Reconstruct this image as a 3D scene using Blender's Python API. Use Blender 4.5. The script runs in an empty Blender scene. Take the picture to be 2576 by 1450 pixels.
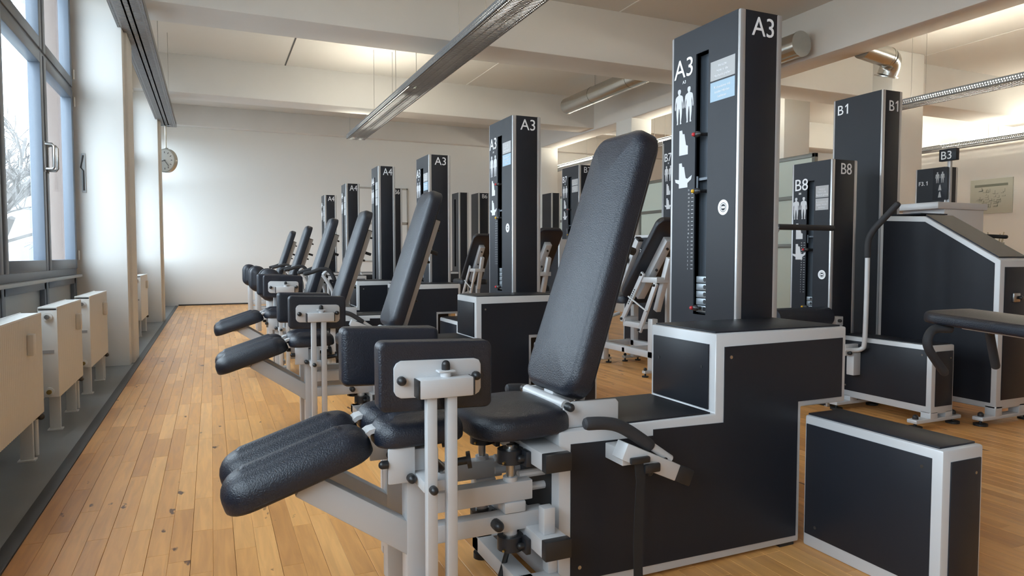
import bpy, bmesh, math, random
from mathutils import Vector, Matrix

random.seed(7)
D = bpy.data
C = bpy.context.scene.collection
SC = bpy.context.scene
R = math.radians

# ------------------------------------------------------------------ camera
cam_d = D.cameras.new('camera')
cam_d.sensor_width = 36.0
cam_d.lens = 1712.0 / 2576.0 * 36.0
cam_d.clip_start = 0.05
cam_d.clip_end = 300
cam = D.objects.new('camera', cam_d)
C.objects.link(cam)
cam.location = (0, 0, 1.1)
yaw = math.atan2(757.0, math.hypot(1712.0, 80.0))
pitch = math.atan(80.0 / 1712.0)
cam.rotation_euler = (math.pi / 2 - pitch, 0, -yaw)
SC.camera = cam

# ------------------------------------------------------------------ world + exposure
w = D.worlds.new('overcast_sky')
SC.world = w
w.use_nodes = True
bg = w.node_tree.nodes['Background']
bg.inputs['Color'].default_value = (0.80, 0.905, 1.0, 1)
bg.inputs['Strength'].default_value = 7.8
SC.view_settings.view_transform = 'Standard'
SC.view_settings.look = 'None'
SC.view_settings.gamma = 1
SC.view_settings.use_curve_mapping = False
SC.view_settings.exposure = 0.42
TUBE_POWER = 54.0
try:
    SC.cycles.max_bounces = 8
    SC.cycles.diffuse_bounces = 5
    SC.cycles.glossy_bounces = 4
    SC.cycles.transparent_max_bounces = 12
    SC.cycles.sample_clamp_indirect = 6
except Exception:
    pass

# portals that guide daylight sampling through the window bays
for (py0, py1) in ((-6.3, -2.0), (-1.3, 2.36), (3.1, 7.7), (8.5, 12.6), (13.2, 16.6)):
    ld = D.lights.new('window_portal', 'AREA')
    ld.shape = 'RECTANGLE'
    ld.size = py1 - py0
    ld.size_y = 2.75
    ld.cycles.is_portal = True
    lo = D.objects.new('window_portal', ld)
    lo.location = (-1.36, (py0 + py1) / 2, 2.35)
    lo.rotation_euler = (R(90), 0, R(-90))
    C.objects.link(lo)

# ------------------------------------------------------------------ materials
MATS = {}


def mat(name, color, rough=0.5, metal=0.0, bump=0.0, bscale=200.0, var=0.0, vscale=6.0, spec=0.5, coat=0.0, emit=None, estr=0.0):
    m = D.materials.new(name)
    m.use_nodes = True
    nt = m.node_tree
    p = nt.nodes['Principled BSDF']
    p.inputs['Base Color'].default_value = (*color, 1)
    p.inputs['Roughness'].default_value = rough
    p.inputs['Metallic'].default_value = metal
    p.inputs['Specular IOR Level'].default_value = spec
    if coat:
        p.inputs['Coat Weight'].default_value = coat
        p.inputs['Coat Roughness'].default_value = 0.25
    if emit:
        p.inputs['Emission Color'].default_value = (*emit, 1)
        p.inputs['Emission Strength'].default_value = estr
    if bump or var:
        tc = nt.nodes.new('ShaderNodeTexCoord')
    if bump:
        n = nt.nodes.new('ShaderNodeTexNoise')
        n.inputs['Scale'].default_value = bscale
        n.inputs['Detail'].default_value = 3
        b = nt.nodes.new('ShaderNodeBump')
        b.inputs['Strength'].default_value = bump
        b.inputs['Distance'].default_value = 0.002
        nt.links.new(tc.outputs['Object'], n.inputs['Vector'])
        nt.links.new(n.outputs['Fac'], b.inputs['Height'])
        nt.links.new(b.outputs['Normal'], p.inputs['Normal'])
    if var:
        n2 = nt.nodes.new('ShaderNodeTexNoise')
        n2.inputs['Scale'].default_value = vscale
        n2.inputs['Detail'].default_value = 5
        mx = nt.nodes.new('ShaderNodeMix')
        mx.data_type = 'RGBA'
        mx.inputs['A'].default_value = (*[c * (1 - var) for c in color], 1)
        mx.inputs['B'].default_value = (*[min(1, c * (1 + var)) for c in color], 1)
        nt.links.new(tc.outputs['Object'], n2.inputs['Vector'])
        nt.links.new(n2.outputs['Fac'], mx.inputs['Factor'])
        nt.links.new(mx.outputs['Result'], p.inputs['Base Color'])
    MATS[name] = m
    return m


mat('wall_paint', (0.80, 0.795, 0.775), 0.85, bump=0.08, bscale=90)
mat('ceiling_paint', (0.66, 0.64, 0.61), 0.9, bump=0.08, bscale=70)
mat('beam_paint', (0.70, 0.685, 0.665), 0.85, bump=0.12, bscale=25, var=0.03, vscale=3)
mat('window_frame', (0.15, 0.18, 0.225), 0.35, spec=0.5)
mat('window_panel', (0.42, 0.45, 0.47), 0.35)
mat('exterior_plaster', (0.26, 0.20, 0.175), 0.9, bump=0.4, bscale=60, var=0.06, vscale=20)
mat('grey_linoleum', (0.22, 0.228, 0.23), 0.38, var=0.16, vscale=2.5)
mat('edge_strip', (0.04, 0.04, 0.042), 0.5)
mat('radiator_enamel', (0.74, 0.71, 0.66), 0.35, spec=0.5)
mat('radiator_white', (0.80, 0.79, 0.76), 0.3)
mat('brass', (0.5, 0.35, 0.12), 0.35, 1.0)
mat('old_valve', (0.10, 0.09, 0.08), 0.55, 0.4)
mat('silver_paint', (0.56, 0.56, 0.57), 0.38, 0.15, bump=0.05, bscale=600)
mat('alu_profile', (0.52, 0.52, 0.53), 0.33, 0.55)
mat('black_panel', (0.0165, 0.0178, 0.0235), 0.40, bump=0.10, bscale=500, var=0.12, vscale=3, spec=0.26)
mat('leather', (0.0078, 0.0108, 0.0205), 0.38, bump=0.8, bscale=230, spec=0.6)
mat('black_rubber', (0.012, 0.012, 0.013), 0.5)
mat('foam_grip', (0.028, 0.028, 0.032), 0.7, bump=0.2, bscale=400)
mat('black_cap', (0.016, 0.016, 0.018), 0.38)
mat('cast_black', (0.022, 0.024, 0.03), 0.4, 0.2)
mat('steel', (0.45, 0.44, 0.43), 0.28, 1.0)
mat('galvanized', (0.25, 0.26, 0.275), 0.5, 0.35, var=0.12, vscale=14)
mat('duct_metal', (0.50, 0.49, 0.46), 0.25, 0.9, var=0.08, vscale=20)
mat('slot_dark', (0.010, 0.012, 0.015), 0.5)
mat('slot_plate', (0.085, 0.10, 0.12), 0.35, 0.3)
mat('weight_plate', (0.36, 0.40, 0.44), 0.35, 0.6)
mat('label_white', (0.86, 0.86, 0.88), 0.55)
mat('pictogram_white', (0.62, 0.62, 0.64), 0.55)
mat('sticker_grey', (0.40, 0.39, 0.39), 0.5)
mat('sticker_blue', (0.33, 0.45, 0.55), 0.5)
mat('red_knob', (0.55, 0.03, 0.04), 0.35)
mat('yellow_knob', (0.75, 0.42, 0.02), 0.35)
mat('tree_bark', (0.16, 0.15, 0.145), 0.9, bump=0.4, bscale=30)
mat('outside_ground', (0.25, 0.25, 0.24), 0.9)
mat('far_facade', (0.55, 0.56, 0.58), 0.9)
mat('far_window', (0.20, 0.22, 0.25), 0.3)
mat('clock_face', (0.80, 0.79, 0.74), 0.5)
mat('clock_rim', (0.58, 0.56, 0.50), 0.3, 0.5)
mat('poster_print', (0.50, 0.52, 0.46), 0.6)
mat('poster_ink', (0.17, 0.19, 0.16), 0.6)
mat('frosted_panel', (0.62, 0.68, 0.60), 0.45)
mat('partition_rail', (0.20, 0.20, 0.18), 0.4, 0.3)
mat('strap_web', (0.010, 0.010, 0.012), 0.7)
mat('tube_glow', (1, 1, 1), 0.5, emit=(1.0, 0.94, 0.77), estr=TUBE_POWER)
mat('counter_grey', (0.42, 0.40, 0.37), 0.5)
mat('pencil_wood', (0.5, 0.42, 0.3), 0.6)


def glass_mat():
    m = D.materials.new('window_glass')
    m.use_nodes = True
    nt = m.node_tree
    nt.nodes.clear()
    out = nt.nodes.new('ShaderNodeOutputMaterial')
    tr = nt.nodes.new('ShaderNodeBsdfTransparent')
    tr.inputs['Color'].default_value = (0.93, 0.96, 0.97, 1)
    gl = nt.nodes.new('ShaderNodeBsdfGlossy')
    gl.inputs['Roughness'].default_value = 0.02
    lw = nt.nodes.new('ShaderNodeLayerWeight')
    lw.inputs['Blend'].default_value = 0.5
    pw = nt.nodes.new('ShaderNodeMath'); pw.operation = 'POWER'; pw.inputs[1].default_value = 5.0
    ml = nt.nodes.new('ShaderNodeMath'); ml.operation = 'MULTIPLY_ADD'; ml.inputs[1].default_value = 0.35; ml.inputs[2].default_value = 0.02
    nt.links.new(lw.outputs['Facing'], pw.inputs[0])
    nt.links.new(pw.outputs[0], ml.inputs[0])
    fr = ml
    mx = nt.nodes.new('ShaderNodeMixShader')
    nt.links.new(fr.outputs[0], mx.inputs[0])
    nt.links.new(tr.outputs[0], mx.inputs[1])
    nt.links.new(gl.outputs[0], mx.inputs[2])
    nt.links.new(mx.outputs[0], out.inputs[0])
    MATS['window_glass'] = m


glass_mat()


def wood_mat():
    m = D.materials.new('maple_plank')
    m.use_nodes = True
    nt = m.node_tree
    L = nt.links.new
    p = nt.nodes['Principled BSDF']
    p.inputs['Roughness'].default_value = 0.36
    p.inputs['Specular IOR Level'].default_value = 0.45
    geo = nt.nodes.new('ShaderNodeNewGeometry')
    at = nt.nodes.new('ShaderNodeAttribute')
    at.attribute_name = 'tint'
    comb = nt.nodes.new('ShaderNodeCombineXYZ')
    sep = nt.nodes.new('ShaderNodeSeparateXYZ')
    L(geo.outputs['Position'], sep.inputs[0])
    mul = nt.nodes.new('ShaderNodeMath'); mul.operation = 'MULTIPLY'; mul.inputs[1].default_value = 37.0
    L(at.outputs['Fac'], mul.inputs[0])
    L(sep.outputs[0], comb.inputs[0]); L(sep.outputs[1], comb.inputs[1]); L(mul.outputs[0], comb.inputs[2])
    mp = nt.nodes.new('ShaderNodeMapping')
    mp.inputs['Scale'].default_value = (38, 3.0, 1)
    L(comb.outputs[0], mp.inputs['Vector'])
    n1 = nt.nodes.new('ShaderNodeTexNoise')
    n1.inputs['Scale'].default_value = 1.0
    n1.inputs['Detail'].default_value = 6
    n1.inputs['Distortion'].default_value = 0.6
    L(mp.outputs[0], n1.inputs['Vector'])
    # plank base colour by tint
    cr = nt.nodes.new('ShaderNodeValToRGB')
    e = cr.color_ramp.elements
    e[0].position = 0.0; e[0].color = (0.57, 0.27, 0.085, 1)
    e[1].position = 1.0; e[1].color = (0.80, 0.43, 0.155, 1)
    k = cr.color_ramp.elements.new(0.35); k.color = (0.66, 0.325, 0.104, 1)
    k = cr.color_ramp.elements.new(0.7); k.color = (0.73, 0.37, 0.122, 1)
    L(at.outputs['Fac'], cr.inputs[0])
    mx = nt.nodes.new('ShaderNodeMix'); mx.data_type = 'RGBA'; mx.blend_type = 'MULTIPLY'
    gr = nt.nodes.new('ShaderNodeValToRGB')
    gr.color_ramp.elements[0].position = 0.30; gr.color_ramp.elements[0].color = (0.86, 0.83, 0.80, 1)
    gr.color_ramp.elements[1].position = 0.65; gr.color_ramp.elements[1].color = (1.08, 1.08, 1.08, 1)
    L(n1.outputs['Fac'], gr.inputs[0])
    mx.inputs['Factor'].default_value = 1
    L(cr.outputs[0], mx.inputs['A']); L(gr.outputs[0], mx.inputs['B'])
    # knots and worn marks
    mp2 = nt.nodes.new('ShaderNodeMapping'); mp2.inputs['Scale'].default_value = (9, 3.2, 1)
    L(comb.outputs[0], mp2.inputs['Vector'])
    n2 = nt.nodes.new('ShaderNodeTexNoise'); n2.inputs['Scale'].default_value = 1.6; n2.inputs['Detail'].default_value = 4
    L(mp2.outputs[0], n2.inputs['Vector'])
    kr = nt.nodes.new('ShaderNodeValToRGB')
    kr.color_ramp.elements[0].position = 0.69; kr.color_ramp.elements[0].color = (0, 0, 0, 1)
    kr.color_ramp.elements[1].position = 0.725; kr.color_ramp.elements[1].color = (1, 1, 1, 1)
    L(n2.outputs['Fac'], kr.inputs[0])
    mx2 = nt.nodes.new('ShaderNodeMix'); mx2.data_type = 'RGBA'
    L(kr.outputs[0], mx2.inputs['Factor'])
    L(mx.outputs['Result'], mx2.inputs['A'])
    mx2.inputs['B'].default_value = (0.13, 0.055, 0.022, 1)
    L(mx2.outputs['Result'], p.inputs['Base Color'])
    b = nt.nodes.new('ShaderNodeBump'); b.inputs['Strength'].default_value = 0.08; b.inputs['Distance'].default_value = 0.002
    L(n1.outputs['Fac'], b.inputs['Height']); L(b.outputs[0], p.inputs['Normal'])
    rr = nt.nodes.new('ShaderNodeMapRange')
    rr.inputs['To Min'].default_value = 0.30; rr.inputs['To Max'].default_value = 0.46
    L(n1.outputs['Fac'], rr.inputs['Value']); L(rr.outputs[0], p.inputs['Roughness'])
    MATS['maple_plank'] = m


wood_mat()


# ------------------------------------------------------------------ mesh helpers
class S:
    """collects shapes into one mesh"""

    def __init__(s):
        s.v = []
        s.f = []

    def add(s, vs, fs, M=None):
        o = len(s.v)
        s.v += [tuple(M @ Vector(p)) if M else tuple(p) for p in vs]
        s.f += [tuple(i + o for i in f) for f in fs]
        return s

    def box(s, x0, x1, y0, y1, z0, z1, b=0.0, M=None):
        if b <= 0:
            vs = [(x0, y0, z0), (x1, y0, z0), (x1, y1, z0), (x0, y1, z0), (x0, y0, z1), (x1, y0, z1), (x1, y1, z1), (x0, y1, z1)]
            fs = [(0, 3, 2, 1), (4, 5, 6, 7), (0, 1, 5, 4), (1, 2, 6, 5), (2, 3, 7, 6), (3, 0, 4, 7)]
            return s.add(vs, fs, M)
        b = min(b, (x1 - x0) * .49, (y1 - y0) * .49, (z1 - z0) * .49)
        bm = bmesh.new()
        bmesh.ops.create_cube(bm, size=1)
        for v in bm.verts:
            v.co = ((x0 + x1) / 2 + v.co.x * (x1 - x0), (y0 + y1) / 2 + v.co.y * (y1 - y0), (z0 + z1) / 2 + v.co.z * (z1 - z0))
        bmesh.ops.bevel(bm, geom=list(bm.edges), offset=b, segments=2, profile=0.5, affect='EDGES')
        return s._bm(bm, M)

    def _bm(s, bm, M=None):
        bm.verts.index_update()
        vs = [v.co.copy() for v in bm.verts]
        fs = [[v.index for v in f.verts] for f in bm.faces]
        bm.free()
        return s.add(vs, fs, M)

    def prism(s, prof, axis, a0, a1, b=0.0, M=None):
        """prof: 2-D points; axis y: (x,z), x: (y,z), z: (x,y)"""
        area = sum(prof[i][0] * prof[(i + 1) % len(prof)][1] - prof[(i + 1) % len(prof)][0] * prof[i][1] for i in range(len(prof)))
        if area < 0:
            prof = prof[::-1]

        def P(p, a):
            return {'y': (p[0], a, p[1]), 'x': (a, p[0], p[1]), 'z': (p[0], p[1], a)}[axis]
        bm = bmesh.new()
        A = [bm.verts.new(P(p, a0)) for p in prof]
        B = [bm.verts.new(P(p, a1)) for p in prof]
        n = len(prof)
        bm.faces.new(A)
        bm.faces.new(B)
        for i in range(n):
            bm.faces.new((A[i], A[(i + 1) % n], B[(i + 1) % n], B[i]))
        bmesh.ops.recalc_face_normals(bm, faces=bm.faces)
        if b > 0:
            bmesh.ops.bevel(bm, geom=list(bm.edges), offset=b, segments=2, profile=0.5, affect='EDGES')
        return s._bm(bm, M)

    def cyl(s, p0, p1, r, n=14, r1=None, M=None, caps=True):
        p0 = Vector(p0); p1 = Vector(p1)
        r1 = r if r1 is None else r1
        d = (p1 - p0).normalized()
        u = d.orthogonal().normalized()
        w_ = d.cross(u)
        vs = []
        for p, rr in ((p0, r), (p1, r1)):
            for i in range(n):
                a = 2 * math.pi * i / n
                vs.append(p + (u * math.cos(a) + w_ * math.sin(a)) * rr)
        fs = [(i, (i + 1) % n, n + (i + 1) % n, n + i) for i in range(n)]
        if caps:
            fs += [tuple(range(n))[::-1], tuple(range(n, 2 * n))]
        return s.add(vs, fs, M)

    def tube(s, path, r, n=12, sub=0, M=None, rad=None, round_end=False):
        pts = [Vector(p) for p in path]
        if sub:
            out = []
            m = len(pts)
            for i in range(m - 1):
                p0 = pts[max(0, i - 1)]; p1 = pts[i]; p2 = pts[i + 1]; p3 = pts[min(m - 1, i + 2)]
                for k in range(sub):
                    t = k / sub
                    out.append(0.5 * ((2 * p1) + (p2 - p0) * t + (2 * p0 - 5 * p1 + 4 * p2 - p3) * t * t + (-p0 + 3 * p1 - 3 * p2 + p3) * t ** 3))
            out.append(pts[-1])
            pts = out
        rads = [r] * len(pts)
        if round_end:
            d0 = (pts[0] - pts[1]).normalized(); d1 = (pts[-1] - pts[-2]).normalized()
            pts = [pts[0] + d0 * r * .75, pts[0] + d0 * r * .5] + pts + [pts[-1] + d1 * r * .5, pts[-1] + d1 * r * .75]
            rads = [r * .5, r * .85] + rads + [r * .85, r * .5]
        vs = []
        u = None
        for i, p in enumerate(pts):
            d = (pts[min(i + 1, len(pts) - 1)] - pts[max(i - 1, 0)]).normalized()
            if u is None:
                u = d.orthogonal().normalized()
            else:
                u = (u - d * u.dot(d)).normalized()
            w_ = d.cross(u)
            for k in range(n):
                a = 2 * math.pi * k / n
                vs.append(p + (u * math.cos(a) + w_ * math.sin(a)) * rads[i])
        fs = []
        for i in range(len(pts) - 1):
            for k in range(n):
                fs.append((i * n + k, i * n + (k + 1) % n, (i + 1) * n + (k + 1) % n, (i + 1) * n + k))
        fs += [tuple(range(n))[::-1], tuple(range((len(pts) - 1) * n, len(pts) * n))]
        return s.add(vs, fs, M)

    def ball(s, c, r, sc=(1, 1, 1), M=None, n=12):
        bm = bmesh.new()
        bmesh.ops.create_uvsphere(bm, u_segments=n, v_segments=max(6, n // 2 + 2), radius=r)
        for v in bm.verts:
            v.co = Vector(c) + Vector((v.co.x * sc[0], v.co.y * sc[1], v.co.z * sc[2]))
        return s._bm(bm, M)

    def pad(s, w_, h, t, r, e, dome=0.012, taper=1.0, M=None, eb=0.012, belly=0.0):
        """upholstered cushion: w (x) by h (y), z from 0 to t, rounded"""
        def ring(ins, z):
            hw, hh, rr = w_ / 2 - ins, h / 2 - ins, max(r - ins, 0.004)
            rr = min(rr, hw, hh)
            out = []
            for cx, cy, a0 in ((hw - rr, hh - rr, 0), (-hw + rr, hh - rr, 90), (-hw + rr, -hh + rr, 180), (hw - rr, -hh + rr, 270)):
                for k in range(7):
                    a = R(a0 + 15 * k)
                    x, y = cx + rr * math.cos(a), cy + rr * math.sin(a)
                    f = 1 + (taper - 1) * (y / h + .5)
                    out.append((x * f, y, z + belly * math.sin((y / h + .5) * math.pi)))
            return out
        rings = [ring(eb * 2.2, 0), ring(eb, 0)]
        for k in (30, 60, 90):
            rings.append(ring(eb * (1 - math.sin(R(k))), eb * (1 - math.cos(R(k)))))
        for k in range(0, 91, 15):
            rings.append(ring(e * (1 - math.cos(R(k))), t - e + e * math.sin(R(k))))
        mi = min(w_, h) / 2 * .93
        for q in (.25, .5, .75, 1.0):
            rings.append(ring(e + (mi - e) * q, t + dome * math.sin(q * math.pi / 2)))
        n = 28
        vs = [p for g in rings for p in g]
        fs = []
        for i in range(len(rings) - 1):
            for k in range(n):
                fs.append((i * n + k, i * n + (k + 1) % n, (i + 1) * n + (k + 1) % n, (i + 1) * n + k))
        fs += [tuple(range(n))[::-1], tuple(range((len(rings) - 1) * n, len(rings) * n))]
        return s.add(vs, fs, M)


def obj(name, sh, material, parent=None, sharp=35, flat=False):
    me = D.meshes.new(name)
    me.from_pydata([tuple(p) for p in sh.v], [], sh.f)
    me.materials.append(MATS[material])
    if not flat:
        me.polygons.foreach_set('use_smooth', [True] * len(me.polygons))
        me.set_sharp_from_angle(angle=R(sharp))
    me.update()
    o = D.objects.new(name, me)
    C.objects.link(o)
    if parent:
        o.parent = parent
    return o


def tag(o, label, cat, group=None):
    o['label'] = label
    o['category'] = cat
    if group:
        o['group'] = group
    return o


def thing(name, label, cat, loc=(0, 0, 0), rz=0, group=None):
    o = D.objects.new(name, None)
    C.objects.link(o)
    o.location = loc
    o.rotation_euler = (0, 0, rz)
    return tag(o, label, cat, group)


def struct(name, sh, material, parent=None, flat=False, label=None):
    o = obj(name, sh, material, parent, flat=flat)
    if not parent:
        o['kind'] = 'structure'
    if label:
        o['label'] = label
    return o


def B(name, material, parent, *boxes, b=0.003):
    sh = S()
    for q in boxes:
        sh.box(*q, b=b)
    return obj(name, sh, material, parent)


TXT = {}


def text(name, body, size, M, material, parent, align='LEFT', depth=0.0008, spacing=1.0):
    key = (body, size, align, spacing)
    if key not in TXT:
        cu = D.curves.new('lettering', 'FONT')
        cu.body = body
        cu.size = size
        cu.align_x = align
        cu.space_line = spacing
        cu.resolution_u = 3
        cu.extrude = depth
        tmp = D.objects.new('lettering', cu)
        C.objects.link(tmp)
        dg = bpy.context.evaluated_depsgraph_get()
        me = D.meshes.new_from_object(tmp.evaluated_get(dg))
        D.objects.remove(tmp)
        D.curves.remove(cu)
        TXT[key] = me
    me = TXT[key].copy()
    me.materials.clear()
    me.materials.append(MATS[material])
    o = D.objects.new(name, me)
    C.objects.link(o)
    if parent:
        o.parent = parent
    o.matrix_local = M
    return o


def numeral_one(name, M, hgt, material, parent):
    q = [(0, 0), (.15, 0), (.15, 1), (.05, 1), (-.20, .80), (-.20, .68), (0, .80)]
    sh = S().prism([(a * hgt, b_ * hgt) for a, b_ in q], 'z', -.0008, .0008)
    o = obj(name, sh, material, parent, flat=True)
    o.matrix_local = M
    return o


def face_negx(x, y, z, sx=1.0, sy=1.0):
    """text frame on a face that looks to -X: reading direction -Y, up +Z"""
    return Matrix(((0, 0, -1, x), (-sx, 0, 0, y), (0, sy, 0, z), (0, 0, 0, 1)))


def face_negy(x, y, z, sx=1.0, sy=1.0):
    return Matrix(((sx, 0, 0, x), (0, 0, -1, y), (0, sy, 0, z), (0, 0, 0, 1)))


# ================================================================== THE ROOM
X0, X1, Y0, Y1 = -1.18, 14.9, -6.4, 16.75
ZC = 4.40

# ---- floor: sub floor, grey window strip, edge strip (planks are added at the end)
floor = S().box(-1.30, X1, Y0, Y1, -0.20, -0.02)
floor = struct('floor', floor, 'grey_linoleum')
struct('linoleum_strip', S().box(-1.30, -0.742, Y0, Y1, -0.02, 0.004), 'grey_linoleum', floor)
struct('edge_strip', S().box(-0.742, -0.684, Y0, Y1, -0.02, 0.007, b=0.002), 'edge_strip', floor)

struct('ceiling', S().box(-1.9, X1, Y0, Y1, ZC, ZC + 0.3), 'ceiling_paint')
struct('wall_back', S().box(-1.9, X1 + .2, Y1, Y1 + .25, -0.02, ZC + .3), 'wall_paint')
struct('wall_right', S().box(X1, X1 + .25, Y0, Y1, -0.02, ZC + .3), 'wall_paint')
struct('wall_front', S().box(-1.9, X1 + .2, Y0 - .25, Y0, -0.02, ZC + .3), 'wall_paint')
struct('baseboard_back', S().box(-0.68, X1, Y1 - .012, Y1, 0.0, 0.03), 'edge_strip')

# ---- beams across the room and the long beam with its columns
BEAMS = [(-1.5, -0.9, 3.72), (2.5, 3.1, 3.72), (7.97, 8.63, 3.71), (12.5, 13.05, 3.78), (16.56, 16.75, 3.95)]
for i, (a, c, zb) in enumerate(BEAMS):
    struct('beam_%d' % (i + 1), S().box(-1.9, X1, a, c, zb, ZC + .01, b=0.02), 'beam_paint')
struct('beam_6', S().box(7.40, 7.85, Y0, Y1, 3.745, ZC + .01, b=0.02), 'beam_paint')
for i, (a, c) in enumerate(((11.1, 11.65), (15.0, 15.5))):
    struct('column_%d' % (i + 1), S().box(7.40, 7.86, a, c, -0.02, 3.76, b=0.015), 'wall_paint')
struct('column_3', S().box(10.0, 10.75, 7.61, 8.27, -0.02, ZC, b=0.015), 'wall_paint')
struct('column_4', S().box(9.9, 10.55, 9.75, 10.35, -0.02, ZC, b=0.015), 'wall_paint')
# thin joints in the ceiling slab
for i, (x, a, c) in enumerate(((1.225, 8.63, 12.5), (4.55, 8.63, 12.5), (5.1, 3.65, 7.97), (10.8, 3.65, 7.97))):
    struct('trim_%d' % (i + 1), S().box(x, x + .02, a, c, ZC - .006, ZC + .002), 'edge_strip' if i == 0 else 'wall_paint')

# ---- left wall: pillars with window bays between
PIL = [(-1.95, -1.35), (2.42, 3.05), (7.79, 8.42), (12.70, 13.10)]
for i, (a, c) in enumerate(PIL):
    struct('pillar_%d' % (i + 1), S().box(-1.24, -0.765, a, c, -0.02, 3.90, b=0.012).box(-1.24, -0.738, a + .15, c, -0.02, 3.88, b=0.01), 'wall_paint')
    struct('wall_left_%d' % (i + 1), S().box(-1.50, -1.235, a - .06, c + .06, -0.3, ZC + .3), 'exterior_plaster')
struct('wall_left', S().box(-1.50, -1.10, Y0, Y1, 3.74, ZC + .3), 'wall_paint')
struct('wall_left_5', S().box(-1.50, -1.20, Y0, Y1, -0.3, 0.10), 'wall_paint')
BAYS = [(-6.4, -2.01), (-1.29, 2.36), (3.11, 7.73), (8.48, 12.64), (13.16, 16.75)]
XW = -1.18


def window(n, y0, y1, detail):
    root = D.objects.new('window_%d' % n, None)
    C.objects.link(root)
    root['kind'] = 'structure'
    edges = [y1]
    while edges[-1] - 1.28 > y0 + .35:
        edges.append(edges[-1] - 1.28)
    edges.append(y0)
    edges = edges[::-1]
    m = len(edges) - 1
    fr = S()
    # fixed frame
    fr.box(XW - .10, XW - .012, y0, y1, 0.08, 0.15, b=.004)
    fr.box(XW - .10, XW - .012, y0, y1, 0.925, 1.0, b=.004)
    fr.box(XW - .10, XW - .012, y0, y1, 2.665, 2.725, b=.004)
    fr.box(XW - .10, XW - .012, y0, y1, 3.70, 3.76, b=.004)
    for k in range(m + 1):
        yc = edges[k]
        a, c = max(y0, yc - .03), min(y1, yc + .03)
        fr.box(XW - .10, XW - .014, a, c, 0.1, 3.74, b=.004)
    obj('window_frame', fr, 'window_frame', root)
    struct('window_sill', S().box(XW - .05, XW + .035, y0, y1, 0.90, 0.925, b=.004), 'window_panel', root)
    for k in range(m):
        a, c = edges[k] + .022, edges[k + 1] - .022
        # lower fixed panel
        pn = S().box(XW - .07, XW - .055, a, c, 0.14, 0.93)
        lp = obj('apron_panel', pn, 'window_panel', root)
        gs = S()
        gs.box(XW - .055, XW - .02, a, a + .06, 0.14, 0.92, b=.003).box(XW - .055, XW - .02, c - .06, c, 0.14, 0.92, b=.003)
        gs.box(XW - .055, XW - .02, a, c, 0.84, 0.92, b=.003)
        obj('panel_frame', gs, 'window_frame', lp)
        for (z0, z1) in ((0.985, 2.68), (2.71, 3.72)):
            t = .085
            sh = S()
            sh.box(XW - .085, XW, a, a + t, z0, z1, b=.006)
            sh.box(XW - .085, XW, c - t, c, z0, z1, b=.006)
            sh.box(XW - .085, XW, a + t, c - t, z0, z0 + t, b=.006)
            sh.box(XW - .085, XW, a + t, c - t, z1 - t, z1, b=.006)
            sash = obj('sash', sh, 'window_frame', root)
            obj('pane', S().box(XW - .055, XW - .049, a + t - .005, c - t + .005, z0 + t - .005, z1 - t + .005), 'window_glass', sash, flat=True)
            if z0 < 1.2 and detail:
                ends = [c - .045] if k == m - 2 else ([a + .045] if k == m - 1 else [])
                for yh in ends:
                    h = S().tube([(XW, yh, 1.98), (XW + .055, yh, 1.98), (XW + .065, yh, 1.965), (XW + .065, yh, 1.80), (XW + .055, yh, 1.785), (XW, yh, 1.785)], .011, 10)
                    h.box(XW, XW + .008, yh - .018, yh + .018, 1.76, 2.0, b=.003)
                    obj('window_handle', h, 'steel', sash)
            # hinges on the pillar side
            if k == m - 1 and detail:
                for zz in (z0 + .08, z1 - .15):
                    obj('hinge', S().cyl((XW + .008, c + .012, zz), (XW + .008, c + .012, zz + .09), .01, 8), 'radiator_enamel', sash)
    return root


for i, (a, c) in enumerate(BAYS):
    window(i + 1, a, c, i in (2, 3))
# stay bracket on the pillar beside the window
st = thing('window_stay', 'narrow grey metal stay bracket screwed to the white pillar beside the open window', 'bracket', (0, 0, 0))
obj('plate', S().box(-1.135, -1.10, 7.775, 7.79, 1.72, 2.10, b=.004), 'window_panel', st)
obj('arm', S().tube([(-1.118, 7.768, 1.74), (-1.118, 7.768, 1.93), (-1.14, 7.768, 1.96), (-1.118, 7.768, 2.08)], .006, 8), 'edge_strip', st)

# ================================================================== OUTSIDE
struct('ground_outside', S().box(-60, -1.9, -30, 90, -1.2, -1.0), 'outside_ground')


def branch(sh, p, d, L, r, depth):
    q = p + d * L
    mid = p + d * L * .5 + Vector((random.uniform(-1, 1), random.uniform(-1, 1), random.uniform(-1, 1))) * L * .06
    sh.tube([p, mid, q], r, 5, M=None)
    if depth == 0:
        return
    for k in range(random.choice((3, 3, 4))):
        nd = (d + Vector((random.uniform(-1, 1), random.uniform(-1, 1), random.uniform(-.45, .75))) * .95).normalized()
        branch(sh, p + (q - p) * random.uniform(.45, 1.0), nd, L * random.uniform(.55, .8), r * .55, depth - 1)


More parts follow.
